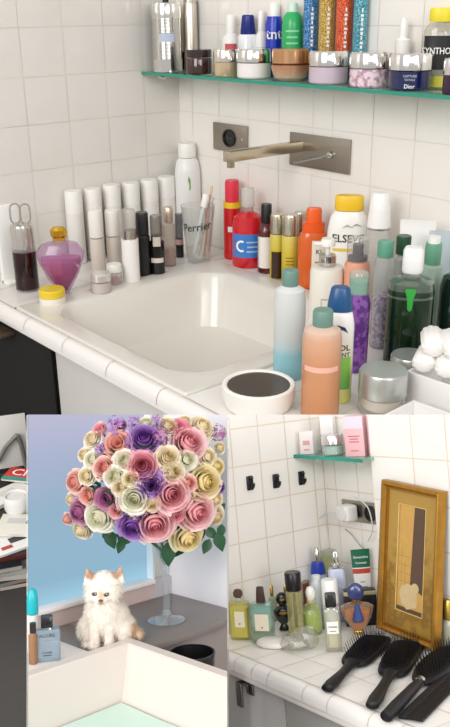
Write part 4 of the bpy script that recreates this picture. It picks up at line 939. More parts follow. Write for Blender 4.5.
ko = bpy.data.objects.new('body', kb); COL.objects.link(ko); ko.parent = kit
random.seed(9); bm = bmesh.new(); polys = [p for p in kb.polygons]
for p in random.choices(polys, weights=[q.area for q in polys], k=9000):
    c = p.center; n = p.normal; x, y, z = c.x/KD, c.y/KD, c.z/KD
    face = y < -15 and 42 < z < 60 and -14 < x < 7
    L_ = (1.2 if face else 1.3 if z > 63 else 4.2)*KD*random.uniform(.6, 1.2)
    dn = Vector((n.x*.8, n.y*.8, n.z*.8-.75)).normalized() + Vector((random.uniform(-.25, .25), random.uniform(-.25, .25), random.uniform(-.2, .2)))
    if z > 66: dn = Vector((n.x, n.y, n.z+.4))
    t = dn.cross(n); t = t.normalized() if t.length > 1e-4 else Vector((1, 0, 0)); w_ = .33*KD
    c = c + Vector((random.uniform(-.5, .5), random.uniform(-.5, .5), random.uniform(-.5, .5)))*KD
    tip = c + dn.normalized()*L_
    if tip.z < 0.3*KD: tip.z = .3*KD
    bm.faces.new([bm.verts.new(c-t*w_), bm.verts.new(c+t*w_), bm.verts.new(tip)])
fm = bpy.data.meshes.new('fur'); bm.to_mesh(fm); bm.free(); paint(fm); fm.materials.append(FUR)
fo = bpy.data.objects.new('fur', fm); COL.objects.link(fo); fo.parent = kit
def surfy(x, z):
    ok, loc, nn, ix = ko.ray_cast(Vector((x*KD, -60*KD, z*KD)), Vector((0, 1, 0)))
    return loc.y if ok else -16*KD
bpy.context.view_layer.update()
for x, z in ((-10.2, 53.5), (1.2, 52.8)):
    bm = bmesh.new(); blob(bm, (0, 0, 0), (2.7*KD, 1.5*KD, 1.9*KD), 16); e = link('eye', bm, P('#2b3442', .08, coat=.5), kit); e.location = (x*KD, surfy(x, z)-.3*KD, z*KD); e.rotation_euler.y = .15 if x < 0 else -.15
    bm = bmesh.new(); blob(bm, (0, 0, 0), (.55*KD, .4*KD, .5*KD), 8); link('highlight', bm, TXTW, e).location = (.6*KD, -1.4*KD, .7*KD)
    bm = bmesh.new(); tube([(-3*KD, .0, .4*KD), (-1.2*KD, -1.1*KD, 2.1*KD), (1.5*KD, -1.1*KD, 2.1*KD), (3.2*KD, 0, .6*KD)], .5*KD, 6, bm); link('eyelid', bm, P('#b59a86', .8), e)
bm = bmesh.new(); blob(bm, (0, 0, 0), (2.3*KD, 1.4*KD, 1.5*KD), 12)
for v in bm.verts: v.co.x *= 1 + .25*v.co.z/(1.5*KD)
nz = link('nose', bm, P('#6d4a44', .4), kit); nz.location = (-4.3*KD, surfy(-4.3, 48)-.4*KD, 48*KD)
bm = tube([(-2.4*KD, .2*KD, -2.9*KD), (-1.2*KD, 0, -3.5*KD), (0, -.3*KD, -2.4*KD), (1.2*KD, 0, -3.5*KD), (2.4*KD, .2*KD, -2.9*KD)], .35*KD, 6)
link('mouth', bm, P('#8a6a60', .7), kit).location = (-4.3*KD, surfy(-4.3, 45)-.1*KD, 48*KD)

# ------------------------------------------------------------------ ROOM C: tiled counter with perfumes, brushes and gilt frame
TOPC = TOP; LCE = ((228.8, 414), (228.8, 727))
def clipC(bm, top=True, left=True):
    if top: clip(bm, RC, *TOPC, (340, 600))
    if left: clip(bm, RC, *LCE, (340, 600))
    return bm
rowsC = [.60, .75] + [1.074+.1*k for k in range(-2, 5)]; TW = .0902
yc_ = [-.0346-TW*k for k in range(7, -1, -1)] + [0]
struct(link('wall_left', clipC(tiles(bmesh.new(), yc_, rowsC, lambda a, b, h: Vector((h, a, b)), gap=.003)), (GROUTC, TILE_C), room=RC, smooth=30, keep=True))
xc_ = [0, .0494] + [.0494+TW*k for k in range(1, 4)] + [.34]
struct(link('wall_back', clipC(tiles(bmesh.new(), xc_, rowsC, lambda a, b, h: Vector((a, -h, b)), gap=.003), left=False), (GROUTC, TILE_C), room=RC, smooth=30, keep=True))
PY = -.06; zr = [ZC, .862, .969, 1.071, 1.176, 1.284, 1.40, 1.5]; xp = [.262, .408, .515, .622, .729, .84]
bm = tiles(bmesh.new(), xp, zr, lambda a, b, h: Vector((a, PY-h, b)), gap=.003)
box(bm, (.551, PY/2+.0005, 1.175), (.577, -PY-.001, .65)); clipC(bm, left=False)
struct(link('wall_pier', bm, (GROUTC, TILE_C), room=RC, smooth=30, keep=True))
# counter
bm = bmesh.new(); YC = -.425
tiles(bm, [0, .02]+[.02+TW*k for k in range(1, 11)], [YC, -.335, -.245, -.155, -.0346, -.001], lambda a, b, h: Vector((a, b, ZC-.0014+h)), gap=.0026)
profc = [(YC-.001, ZC-.001), (YC-.008, ZC+.002), (YC-.018, ZC+.001), (YC-.027, ZC-.005), (YC-.032, ZC-.015), (YC-.033, ZC-.028)]
xs = [.0, .105, .165, .235, .295, .42, .50, .62, .70, .85, .95]
for a, b in zip(xs, xs[1:]):
    g = [[bm.verts.new((x, y, z)) for y, z in profc] for x in (a+.0012, (a+b)/2, b-.0012)]
    for p, q in zip(g, g[1:]):
        for i in range(len(profc)-1):
            f = bm.faces.new((p[i], p[i+1], q[i+1], q[i])); f.material_index = 1
g = [[bm.verts.new((x, y+.001, z-.001)) for y, z in profc] for x in (0, .95)]
for i in range(len(profc)-1): bm.faces.new((g[0][i], g[0][i+1], g[1][i+1], g[1][i]))
clipC(bm, top=False)
cc = tag(link('tiled_counter', bm, (GROUTC, P('#f7f4f0', .25)), room=RC, smooth=40), 'white tiled counter with rolled edge under the perfumes and hairbrushes', 'counter')
bm = B((.475, YC-.02, ZC-.036), (.95, .02, .014), .003); clipC(bm, top=False); link('edge_strip', bm, P('#f1ede6', .35), cc)
cabC = empty('vanity_cabinet', RC, (0, -.435, 0), 0, 'grey vanity cabinet with steel handle under the perfume counter', 'cabinet')
LAM2 = P('#b9b7b5', .4, noise=.03, nscale=15)
def cbx(c, s, bev=0):
    bm = B(c, s, bev); 
    for v in bm.verts: v.co.y -= .435
    clipC(bm, top=False)
    for v in bm.verts: v.co.y += .435
    return bm
link('carcass', cbx((.475, .2, .60), (.95, .37, .40)), P('#8c8a88', .5), cabC)
xg = RC.at(281.5, 694, 1, -.445).x
d1 = link('door', cbx((xg/2-.001, .004, .60), (xg-.003, .016, .405), .0015), LAM2, cabC)
link('door', cbx(((xg+.95)/2+.001, .004, .60), (.95-xg-.003, .016, .405), .0015), LAM2, cabC)
hc = RC.at(242.5, 684, 1, -.45)
hb = bmesh.new(); box(hb, (0, -.022, 0), (.022, .006, .056), bev=.001); box(hb, (.0, -.012, .025), (.022, .022, .006)); box(hb, (.018, -.003, .012), (.026, .006, .024), bev=.001)
h_ = link('handle', hb, P('#8a8784', .25, 1), d1); h_.location = (hc.x, -.003, hc.z-.022)
struct(link('floor', B((.475, -.25, .39), (.95, .42, .014)), P('#77736f', .7, noise=.1), room=RC))
# shelf with boxes
zs_ = 1.074+.2085
shC = empty('glass_shelf', RC, (0, 0, zs_), 0, 'short teal edged glass shelf with boxes above the white plug', 'shelf')
xr = RC.at(375, 457, 1, -.05).x + .008
link('glass_pane', B((xr/2, -.055, -.004), (xr, .09, .008), .001), GL('#cfe9df', .35, body='#a9d6c8'), shC)
link('glass_edge', B((xr/2, -.1008, -.0045), (xr, .0018, .0095)), RAMP([(0, '#138a76'), (.5, '#2aa590'), (1, '#12806e')], 'X', 0, .3, .15), shC)
for x in (.05, .2): link('bracket', lathe([(.004, 0), (.004, .012)], 12), CHROME, shC).location = (x, -.06, -.021)
def xfor(u, y, z=ZC):
    lo, hi = -.1, .9
    for _ in range(50):
        m = (lo+hi)/2
        if RC.px((m, y, z))[0] < u: lo = m
        else: hi = m
    return Vector((lo, y, z))
XF = xfor
def carton(label, u, y, v0, v1, wpx, dep, col, extra=None):
    lo, hi = -.1, .5
    for _ in range(50):
        m = (lo+hi)/2
        if RC.px((m, y, zs_))[0] < u: lo = m
        else: hi = m
    c = Vector((lo, y, zs_+.0006)); w = wpx*RC.depth(c)/F; h = RC.height_at(c, u, v1)-zs_
    o = empty('paper_box', RC, c, .45, label, 'box')
    link('carton', B((0, 0, h/2), (w*.82, dep, h), .0008), P(col, .5), o); return o, w*.82, h, dep
o, w, h, d = carton('small white paper box at the left end of teal shelf', 309.5, -.075, 456, 431, 18, .03, '#f0e6e4')
link('print', B((0, -d/2-.0003, h*.5), (w*.5, .0004, h*.2)), P('#d9a8a8', .5), o); link('print', B((0, -d/2-.0003, h*.2), (w*.4, .0004, h*.08)), P('#d9a8a8', .5), o)
o, w, h, d = carton('white paper box standing behind the silver lidded jar', 330, -.028, 452, 415.5, 17, .02, '#f3efee')
o, w, h, d = carton('tall pink paper box on the teal shelf', 357.5, -.062, 457, 415.5, 25, .028, '#e8b3b8')
link('band', B((0, -d/2-.0003, h*.84), (w*.99, .0005, h*.3)), P('#d9d0dc', .5), o)
for z_, a_ in ((.5, .6), (.43, .45), (.36, .52), (.14, .4)): link('printed_mark', B((0, -d/2-.0004, h*z_), (w*a_, .0004, .0025)), P('#b0606e', .5), o)
o, w, h, d = carton('rose pink paper box at the right end of teal shelf', 374, -.05, 457, 415.5, 8, .018, '#d99aa6')
V(RC, 'cream_jar', 'clear jar with silver lid between white and pink boxes', 'jar', 333, 457, 433, 22, [('cream', P('#cfe0d8', .4), [(.7, .06), (.8, .1), (.8, .45)]), ('body', GL('#e9f2ee', .3, body='#c9d9d2', refl=.9), [(.85, 0), (1, .08), (1, .5)]), ('lid', P('#d9d6d2', .2, .8), [(1.03, .54), (1.03, .94), (.95, 1)])], zs_, loc=XF(333.5, -.076, zs_))
# hooks
for u, v, lab in ((249.5, 483, 'black wall hook, left one of the row of three'), (275.5, 481, 'black wall hook, middle one of the row of three'), (301, 478, 'black wall hook, right one of the row of three')):
    q = RC.at(u, v, 0, .002)
    o = empty('wall_hook', RC, (.0016, q.y, q.z), 0, lab, 'hook', 'black hooks on the tiled wall')
    bm = bmesh.new(); box(bm, (.003, 0, 0), (.006, .020, .038), bev=.0025); link('back_plate', bm, P('#121218', .35), o)
    link('peg', tube([(.004, 0, -.006), (.012, 0, -.013), (.016, 0, -.008), (.016, 0, .0)], [.006, .005, .005, .006], 10), P('#121218', .35), o)
    link('peg', tube([(.004, 0, .011), (.011, 0, .010), (.013, 0, .015)], [.005, .004, .005], 10), P('#121218', .35), o)
# socket, plug and cable
sk = plate('wall_socket', RC, (.142, -.0012, 1.074+.0487), .135, .056, 'brushed steel wall socket plate holding the white plug', 'socket')
link('socket_insert', oval(.021, .021, .0055, .004, (.045, 0), dish=.003), P('#131521', .3), sk)
link('socket_insert', oval(.021, .021, .0055, .004, (-.017, 0), dish=.003), P('#131521', .3), sk)
pl = empty('plug', RC, (.142-.017, -.0085, 1.074+.0487), 0, 'white charger plug in the steel wall socket', 'plug')
bm = B((0, -.025, 0), (.046, .042, .044), .009, seg=3); link('body', bm, P('#f1efec', .35), pl)
link('face_plate', oval(.019, .019, .045, .003), P('#e4e2de', .35), pl)
cpx = lambda u, v, y: RC.at(u, v, 1, y)
pts = [cpx(354, 497, -.055), cpx(360, 500, -.06), cpx(368, 508, -.05), cpx(372, 522, -.045), cpx(372, 533, -.035), cpx(368, 541, -.02)]
def smooth_pts(p, n=6):
    out = []
    for i in range(len(p)-1):
        a, b, c, d = p[max(i-1, 0)], p[i], p[i+1], p[min(i+2, len(p)-1)]
        for k in range(n):
            t = k/n; out.append(.5*((2*b)+(c-a)*t+(2*a-5*b+4*c-d)*t*t+(3*b-a-3*c+d)*t**3))
    return out+[p[-1]]
tag(link('charger_cable', tube(smooth_pts(pts), .0017, 8), P('#dcdad6', .4), room=RC), 'thin white cable looping right from the plug', 'cable')
pts = [cpx(341, 514, -.04), cpx(328, 513, -.03), cpx(318, 520, -.03), cpx(311, 532, -.05), cpx(309, 545, -.06), cpx(312, 556, -.06)]
tag(link('clear_cable', tube(smooth_pts(pts), .0018, 8), P('#d6d8d6', .3), room=RC), 'thin pale cable curving down left from the plug', 'cable')
pts = [cpx(345, 529, -.012), cpx(352, 535, -.012), cpx(358, 543, -.012), cpx(364, 549, -.012)]
tag(link('thin_wire', tube(smooth_pts(pts), .0012, 6), P('#8f8d8a', .4), room=RC), 'short dark wire across the tiles below the socket', 'wire')
# gilt frame leaning on the pier
fb = RC.at(407, 641, 2, ZC); p0 = Vector((fb.x+.015, -.0995, ZC))
tl = RC.at(386, 485, 1, -.063); tr_ = RC.at(449, 486, 1, -.063)
FW, FH = .193, math.hypot(RC.height_at((tl.x, -.063, 0), 386, 485)-ZC, .034)
lean = math.asin(.032/FH); xm = (tl.x+tr_.x)/2
fr = empty('picture_frame', RC, (p0.x, p0.y, ZC+.0095), 0, 'tall gilt framed picture leaning on the tiled pier behind hairbrushes', 'picture', tilt=Matrix.Rotation(-lean, 4, 'X') @ Matrix.Rotation(math.radians(4.6), 4, 'Y'))
GILT = P('#b98327', .35, .3, .15, 60); MOUNT = SPECK('#b98327', '#7d4a14', 60, .6, .32); GILT2 = P('#a87a30', .28, .7, .3, 45)
def frame_bar(a, b, c, d, m, nm): pass
def mitred(w, h, prof, n=4):
    """four mitred bars; prof = (inset, height) pairs from the outer edge inward"""
    bars = []
    for k in range(4):
        bm = bmesh.new(); rows_ = []
        for ins, ht in prof:
            c = [(-w/2+ins, ins), (w/2-ins, ins), (w/2-ins, h-ins), (-w/2+ins, h-ins)]
            a, b = c[k], c[(k+1) % 4]; rows_.append((bm.verts.new((a[0], -ht, a[1])), bm.verts.new((b[0], -ht, b[1]))))
        for p, q in zip(rows_, rows_[1:]): bm.faces.new((p[0], p[1], q[1], q[0]))
        bars.append(bm)
    return bars
for bm in mitred(FW, FH, [(0, 0), (0, .016), (.003, .021), (.009, .023), (.014, .018), (.0155, .013), (.019, .014), (.0205, .009)]): link('frame_bar', bm, GILT2, fr, smooth=50)
link('backing', B((0, -.002, FH/2), (FW-.004, .004, FH-.004)), P('#5a4326', .8), fr)
mw0, mz0, mw1, mz1 = -.042, FH*.17, .042, FH*.86
mat_ = bmesh.new(); a = [(-FW/2+.019, .019), (FW/2-.019, .019), (FW/2-.019, FH-.019), (-FW/2+.019, FH-.019)]; b_ = [(mw0, mz0), (mw1, mz0), (mw1, mz1), (mw0, mz1)]
A_ = [mat_.verts.new((x, -.0085, z)) for x, z in a]; B_ = [mat_.verts.new((x, -.0085, z)) for x, z in b_]; C_ = [mat_.verts.new((x+(.001 if x < 0 else -.001), -.0065, z+(.001 if z < FH/2 else -.001))) for x, z in b_]
for k in range(4):
    j = (k+1) % 4; mat_.faces.new((A_[k], A_[j], B_[j], B_[k])); mat_.faces.new((B_[k], B_[j], C_[j], C_[k]))
link('gold_mount', mat_, RAMP([(0, '#6e4c1c'), (.3, '#93702e'), (.55, '#a58036'), (.75, '#86622a'), (1, '#ab8842')], 'Z', -.1, .5, .45, noise=.9, nscale=38), fr, smooth=0)
link('mount_edge', loft([[Vector((x, -.0088, z)) for x, z in b_], [Vector((x*1.05, -.009, z+(-.0015 if z < FH/2 else .0015))) for x, z in b_]], cap=False), P('#e0c47a', .4), fr, smooth=0)
art = bmesh.new()
def q4(x0, z0, x1, z1, y, mi):
    f = art.faces.new([art.verts.new(p) for p in ((x0, y, z0), (x1, y, z0), (x1, y, z1), (x0, y, z1))]); f.material_index = mi
q4(mw0, mz0, mw1, mz1, -.006, 0)
xs_ = .002
art.faces.new([art.verts.new(p) for p in ((xs_-.003, -.0062, mz0+.062), (mw1, -.0062, mz0+.05), (mw1, -.0062, mz1), (xs_+.004, -.0062, mz1))]).material_index = 1
q4(mw0, mz0, mw1, mz0+.010, -.0062, 1)
for k in range(5): q4(mw0, mz0+.05+.02*k, xs_-.003, mz0+.0508+.02*k, -.0062, 2)
for k in range(2): q4(mw0+.012+.011*k, mz0+.05, mw0+.0128+.011*k, mz0+.15-.03*k, -.0062, 2)
random.seed(4)
art.faces.new([art.verts.new((-.004+.031*math.cos(t*PI/9)*random.uniform(.85, 1.02), -.0064, mz0+.038+.033*math.sin(t*PI/9)*random.uniform(.85, 1.05))) for t in range(18)]).material_index = 3
art.faces.new([art.verts.new((.016+.012*math.cos(t*PI/6), -.0065, mz0+.062+.012*math.sin(t*PI/6))) for t in range(12)]).material_index = 3
link('picture', art, (P('#c49a52', .6, noise=.12, nscale=50), P('#5a4436', .6, noise=.1, nscale=60), P('#8a6a3a', .6), P('#c9b184', .7, noise=.15, nscale=70)), fr, smooth=0, keep=True)

# perfumes
zC = ZC+.0006
def VC(*a, **k): return V(RC, *a, zC, **k)
WOOD = P('#4a3226', .4)
def spray(rc=.3): return
b = VC('perfume_bottle', 'square yellow perfume bottle with round wooden cap, far left', 'perfume', 241.5, 640, 596, 21, [('liquid', P('#e8de7c', .12), [(.84, .05), (.84, .74)]), ('body', GL('#f8f6d0', .2, body='#e0d98a', refl=.9), [(.94, 0), (.98, .02), (.98, .82), (.9, .88)]), ('neck', CLEAR2, [(.3, .88), (.28, .97)]), ('cap', P('#5a4034', .4), [(.25, .97), (.42, 1.02), (.44, 1.1), (.3, 1.17), (0, 1.19)])], sq=8, sy=.55, rz=-.35)
patch(b, P('#efe6cf', .5), .3, .68, .5, .985, x0=.15); patch(b, INK, .37, .4, .07, .985, name='printed_mark', x0=.15).location.y = -.0006
b = VC('perfume_bottle', 'square clear teal tinted perfume bottle with brown spray cap', 'perfume', 264, 643, 601, 23, [('liquid', RAMP([(0, '#e6e6c8'), (.25, '#97935e'), (.45, '#d6dfd4'), (.8, '#bcd6cf'), (1, '#8db8b0')], 'Z', 0, .1, .12), [(.84, .05), (.84, .9)]), ('body', GL('#e0f2ee', .2, body='#a9cbc2', refl=.9), [(.94, 0), (.98, .02), (.98, .93), (.9, .97)]), ('cap', P('#4a3430', .35), [(.38, .98), (.4, 1.0), (.3, 1.36), (.24, 1.38)])], sq=8, sy=.55, rz=-.3)
patch(b, P('#efe3cf', .5), .3, .72, .62, .985, x0=.1); patch(b, INK, .37, .4, .07, .985, name='printed_mark', x0=.1).location.y = -.0006
VC('perfume_bottle', 'small clear bottle with gold cap behind the teal tinted one', 'perfume', 273, 622, 594, 11, [('body', GL('#eaf2e4', .45, body='#b9c8a8', refl=.9), [(.9, 0), (1, .03), (1, .86), (.6, .95)]), ('cap', GOLD, [(.5, .95), (.52, 1.3), (.4, 1.36)])])
VC('perfume_bottle', 'small clear bottle with gold cap behind black ornate one', 'perfume', 287, 618, 592, 12, [('body', GL('#eaf2e4', .45, body='#c2b46a', refl=.9), [(.9, 0), (1, .03), (1, .86), (.6, .95)]), ('cap', GOLD, [(.6, .95), (.62, 1.3), (.5, 1.36)])])
NB = P('#121016', .18, coat=.4)
b = VC('perfume_bottle', 'black curvy ornate perfume bottle with gold marks', 'perfume', 284.5, 632, 592, 19, [('foot', NB, [(.5, 0), (.55, .03), (.45, .1), (.3, .16)]), ('body', NB, [(.3, .16), (.7, .28), (1.0, .44), (1.02, .54), (.7, .62), (.36, .66)]), ('stopper', NB, [(.36, .67), (.6, .74), (.68, .84), (.5, .95), (.2, 1)])], sy=.6)
patch(b, P('#b08a3a', .3, .6), .46, .52, .4, 1.02)
patch(b, P('#b08a3a', .3, .6), .8, .86, .25, .7, on='stopper')
b = VC('perfume_bottle', 'tall clear cylinder perfume bottle with large black cap', 'perfume', 297.5, 639, 587, 16.5, [('liquid', P('#cfc77a', .15), [(.72, .03), (.72, .2)]), ('body', GL('#f3f2dc', .28, body='#d0c98e', refl=.9), [(.94, 0), (1, .02), (1, .93), (.7, .97)]), ('stick', P('#241a14', .4), [(.16, .12), (.22, .4), (.18, .9)]), ('cap', P('#17151a', .3), [(.96, .98), (1, 1.0), (1, 1.33), (.92, 1.36)])])
b = VC('perfume_bottle', 'round green perfume bottle with white ball cap', 'perfume', 313.5, 636, 600, 20, [('liquid', P('#c4d684', .12), [(.7, .05), (.88, .15), (.9, .5), (.84, .62)]), ('body', GL('#eef4d6', .25, body='#cfdc9a', refl=.9), [(.8, 0), (.98, .08), (1, .5), (.8, .82), (.4, .95)]), ('collar', P('#e0cf9a', .3, .5), [(.42, .95), (.42, 1.04)]), ('cap', P('#f3f1ea', .3), [(.3, 1.04), (.46, 1.16), (.48, 1.28), (.32, 1.42), (0, 1.47)])])
VC('carafe', 'small amber carafe with clear round stopper against the tiles', 'carafe', 304, 612, 575, 15, [('liquid', P('#8a3f22', .12), [(.8, .05), (.9, .2), (.9, .8)]), ('body', GL('#f0e0d4', .2, body='#c08a6a', refl=.9), [(.9, 0), (1, .05), (1, .85), (.4, 1)]), ('stopper', GL('#f4f6f4', .2, body='#dde2de', refl=1), [(.3, 1), (.3, 1.08), (.6, 1.2), (.66, 1.35), (.5, 1.5), (0, 1.56)])])
VC('body_spray', 'pale blue spray bottle with royal blue collar and chrome nozzle', 'bottle', 321.5, 614, 572, 17, [('body', P('#c3d6ea', .3), [(.9, 0), (1, .03), (1, .86), (.8, .98)]), ('collar', P('#2742b8', .3), [(.9, .98), (.88, 1.05), (.7, 1.27)]), ('nozzle', P('#cfcdc8', .12, 1), [(.35, 1.27), (.42, 1.4), (.3, 1.62), (.24, 1.64)])])
VC('perfume_bottle', 'wide yellow green bottle against tiles behind the spray bottles', 'perfume', 333, 606, 549, 21, [('body', GL('#eef3cf', .4, body='#d3dc9a', refl=.9), [(.95, 0), (1, .02), (1, .84), (.9, .9)]), ('cap', GL('#f0f2e6', .4, body='#dfe3d2', refl=.9), [(.8, .9), (.82, 1.0), (.7, 1.02)])], sq=5, sy=.6)
b = VC('lotion_bottle', 'frosted lavender bottle with slim chrome spray nozzle', 'bottle', 340.5, 622, 567, 17, [('body', P('#c2c8e0', .3), [(.92, 0), (1, .02), (1, .94), (.85, .99)]), ('collar', P('#d4d2ce', .12, 1), [(.5, 1), (.5, 1.07)]), ('nozzle', P('#cfccc6', .12, 1), [(.3, 1.07), (.32, 1.26), (.22, 1.3)])], sq=4, sy=.8)
VC('lotion_bottle', 'pale frosted bottle behind the round green perfume', 'bottle', 320, 628, 574, 13, [('body', P('#d5dbe0', .3), [(.92, 0), (1, .02), (1, .8), (.7, .9)]), ('cap', P('#e6e8ea', .3), [(.6, .9), (.6, 1)])])
VC('deodorant_bottle', 'short bottle with wide white cap in the middle row', 'deodorant', 333, 632, 578, 16.5, [('body', P('#dfe3e6', .3), [(.92, 0), (1, .02), (1, .5)]), ('cap', P('#f3f1ee', .35), [(1.0, .52), (1.0, .95), (.9, .99), (.3, 1)])])
b = VC('perfume_bottle', 'clear square perfume bottle with black cap and white label', 'perfume', 334.5, 652, 606, 16.5, [('liquid', P('#e4dfc4', .15), [(.6, .08), (.6, .5)]), ('body', GL('#f3f3ea', .22, body='#d6d4c4', refl=.9), [(.96, 0), (1, .02), (1, .92), (.9, .97)]), ('neck', CHROME, [(.5, .97), (.5, 1.02)]), ('cap', P('#15151a', .3), [(.66, 1.02), (.68, 1.04), (.68, 1.3), (.6, 1.33)])], sq=5, sy=.8)
patch(b, P('#f6f4ee', .5), .42, .7, .68, 1.0); txt(b, 'CHANEL', .58, .06, INK, 1.0, out=.0014)
patch(b, P('#8a877f', .5), .47, .49, .4, 1.0).location.y = -.0006
# fan shaped perfume with blue stopper
b = VC('perfume_bottle', 'fan shaped amber perfume bottle with blue stopper and tassel', 'perfume', 359, 636, 603, 34, [('foot', GOLD, [(.3, 0), (.32, .06), (.26, .1)]), ('liquid', RAMP([(0, '#c98a58'), (1, '#e0a67c')], 'Z', 0, .09, .1), [(.3, .12), (.66, .5), (.76, .8)]), ('body', GL('#f6e6d6', .22, body='#e0b48e', refl=1.0), [(.32, .1), (.78, .5), (.96, .84), (.98, .92), (.7, 1.02), (.3, 1.06)]), ('collar', P('#b08a4a', .25, .9), [(.26, 1.06), (.26, 1.14)]), ('stopper', P('#3d4478', .15, coat=.4), [(.24, 1.14), (.42, 1.22), (.5, 1.4), (.42, 1.58), (.2, 1.68), (0, 1.7)])], sy=.5)
ts = link('tassel', lathe([(.02*b.R, 1.12*b.h), (.1*b.R, 1.08*b.h), (.14*b.R, .98*b.h), (.34*b.R, .55*b.h), (.3*b.R, .5*b.h)], 14), P('#3c4c8c', .7), b.o); ts.location = (b.R*.02, -b.R*.55, 0)
bx_ = XF(361, -.078)
o = empty('perfume_box', RC, (bx_.x+.004, bx_.y, zC), RC.face(bx_)+.1, 'black box with gilt top border behind the fan shaped perfume', 'box')
hb_ = RC.height_at(bx_, 368, 589)-ZC
link('carton', B((0, 0, hb_/2), (.082, .03, hb_), .001), P('#17141a', .35), o); link('top_border', B((0, -.0005, hb_-.006), (.084, .032, .010), .001), P('#d9cba0', .35, .3), o); link('lid', B((0, 0, hb_+.0005), (.07, .026, .002)), P('#1c191f', .35), o)
# white tube with green band
k_ = xfor(365.5, -.04); R_ = 9.2*RC.depth(k_)/F; h_t = RC.height_at(k_, 368, 549)-ZC
o = empty('cream_tube', RC, (k_.x, k_.y, zC), RC.face(k_)+.1, 'white cream tube with green and red bands by gilt frame', 'tube')
bm = bmesh.new(); prev = None; zz = [(.14, .8, .5), (.3, .84, .46), (.62, .94, .3), (.95, 1.02, .06), (1, 1.02, .05)]
for z, a, b2 in zz:
    ring = [bm.verts.new(p) for p in ringpts(R_, z*h_t, 24, 2.4, a, b2)]
    if prev:
        for e in range(24): bm.faces.new((prev[e], prev[(e+1) % 24], ring[(e+1) % 24], ring[e]))
    prev = ring
bm.faces.new(prev)
body = link('tube', bm, RAMP([(0, '#f1efec'), (.655, '#c4473a'), (.725, '#f1efec'), (.74, '#14694c')], 'Z', 0, h_t, .35, const=True), o)
link('cap', lathe([(.74*R_, 0), (.78*R_, .02*h_t), (.8*R_, .14*h_t)], 24, 2.3, 1, .6), WHITE, o)
def tube_text(s, z, size, m):
    tb = textbm(s, size)
    for v in tb.verts:
        zf = z + v.co.y/h_t; v.co = Vector((v.co.x, -R_*(.34-.3*(zf-.62)/.35 if zf > .62 else .46-.16*(zf-.3)/.32)-.0012, zf*h_t))
    link('lettering', tb, m, body, smooth=0, keep=True)
tube_text('Somatoline', .89, .0085, TXTW); tube_text('Cosmetic', .81, .0075, TXTW)
for z_, a_ in ((.54, .5), (.47, .95), (.41, .8), (.35, .6)): link('printed_mark', B((0, -R_*(.46-.16*(z_-.3)/.32)-.0008, z_*h_t), (R_*a_, .0008, .0022)), GREYTXT, body)
# soaps and crystal piece in front
sp_ = RC.at(273, 646, 2, ZC)
for dx, dy, rx, ry, rz_, lab in ((0, 0, .042, .03, .4, 'white oval soap lying before the teal tinted bottle'),):
    bm = lathe([(0, 0), (.8, .0), (.97, .25), (1, .5), (.93, .8), (.7, 1), (0, 1.02)], 28, 2.4)
    for v in bm.verts: v.co = Vector((v.co.x*rx, v.co.y*ry, v.co.z*.017))
    o = link('soap_bar', bm, P('#f0ede8', .5), room=RC, loc=(sp_.x+dx, sp_.y+dy, zC), rz=rz_); tag(o, lab, 'soap')
cr_ = RC.at(297, 650, 2, ZC)
bm = bmesh.new(); random.seed(8)
blob(bm, (-.004, 0, .018), (.036, .028, .018), 9); blob(bm, (.024, .016, .026), (.03, .022, .026), 8); blob(bm, (.004, .006, .03), (.02, .02, .016), 7)
for v in bm.verts: v.co += Vector((random.uniform(-.004, .004), random.uniform(-.004, .004), random.uniform(-.004, .004))); v.co.z = max(0, v.co.z)
o = link('crystal_dish', bm, GL('#f6f6f2', .18, body='#dcdad2', refl=1.0), room=RC, loc=(cr_.x, cr_.y, zC), rz=.5, smooth=20); tag(o, 'clear faceted crystal dish lying beside the white soap', 'dish')
VC('glass_jar', 'glass jar with gold clip at the right edge behind brushes', 'jar', 453, 651, 597, 20, [('body', GL('#f0f0e6', .4, body='#cfcbb8', refl=.9), [(.9, 0), (1, .05), (1, .5), (.8, .6)]), ('clip', P('#b99a4a', .3, .8), [(.82, .61), (.84, .9), (.7, 1)])])
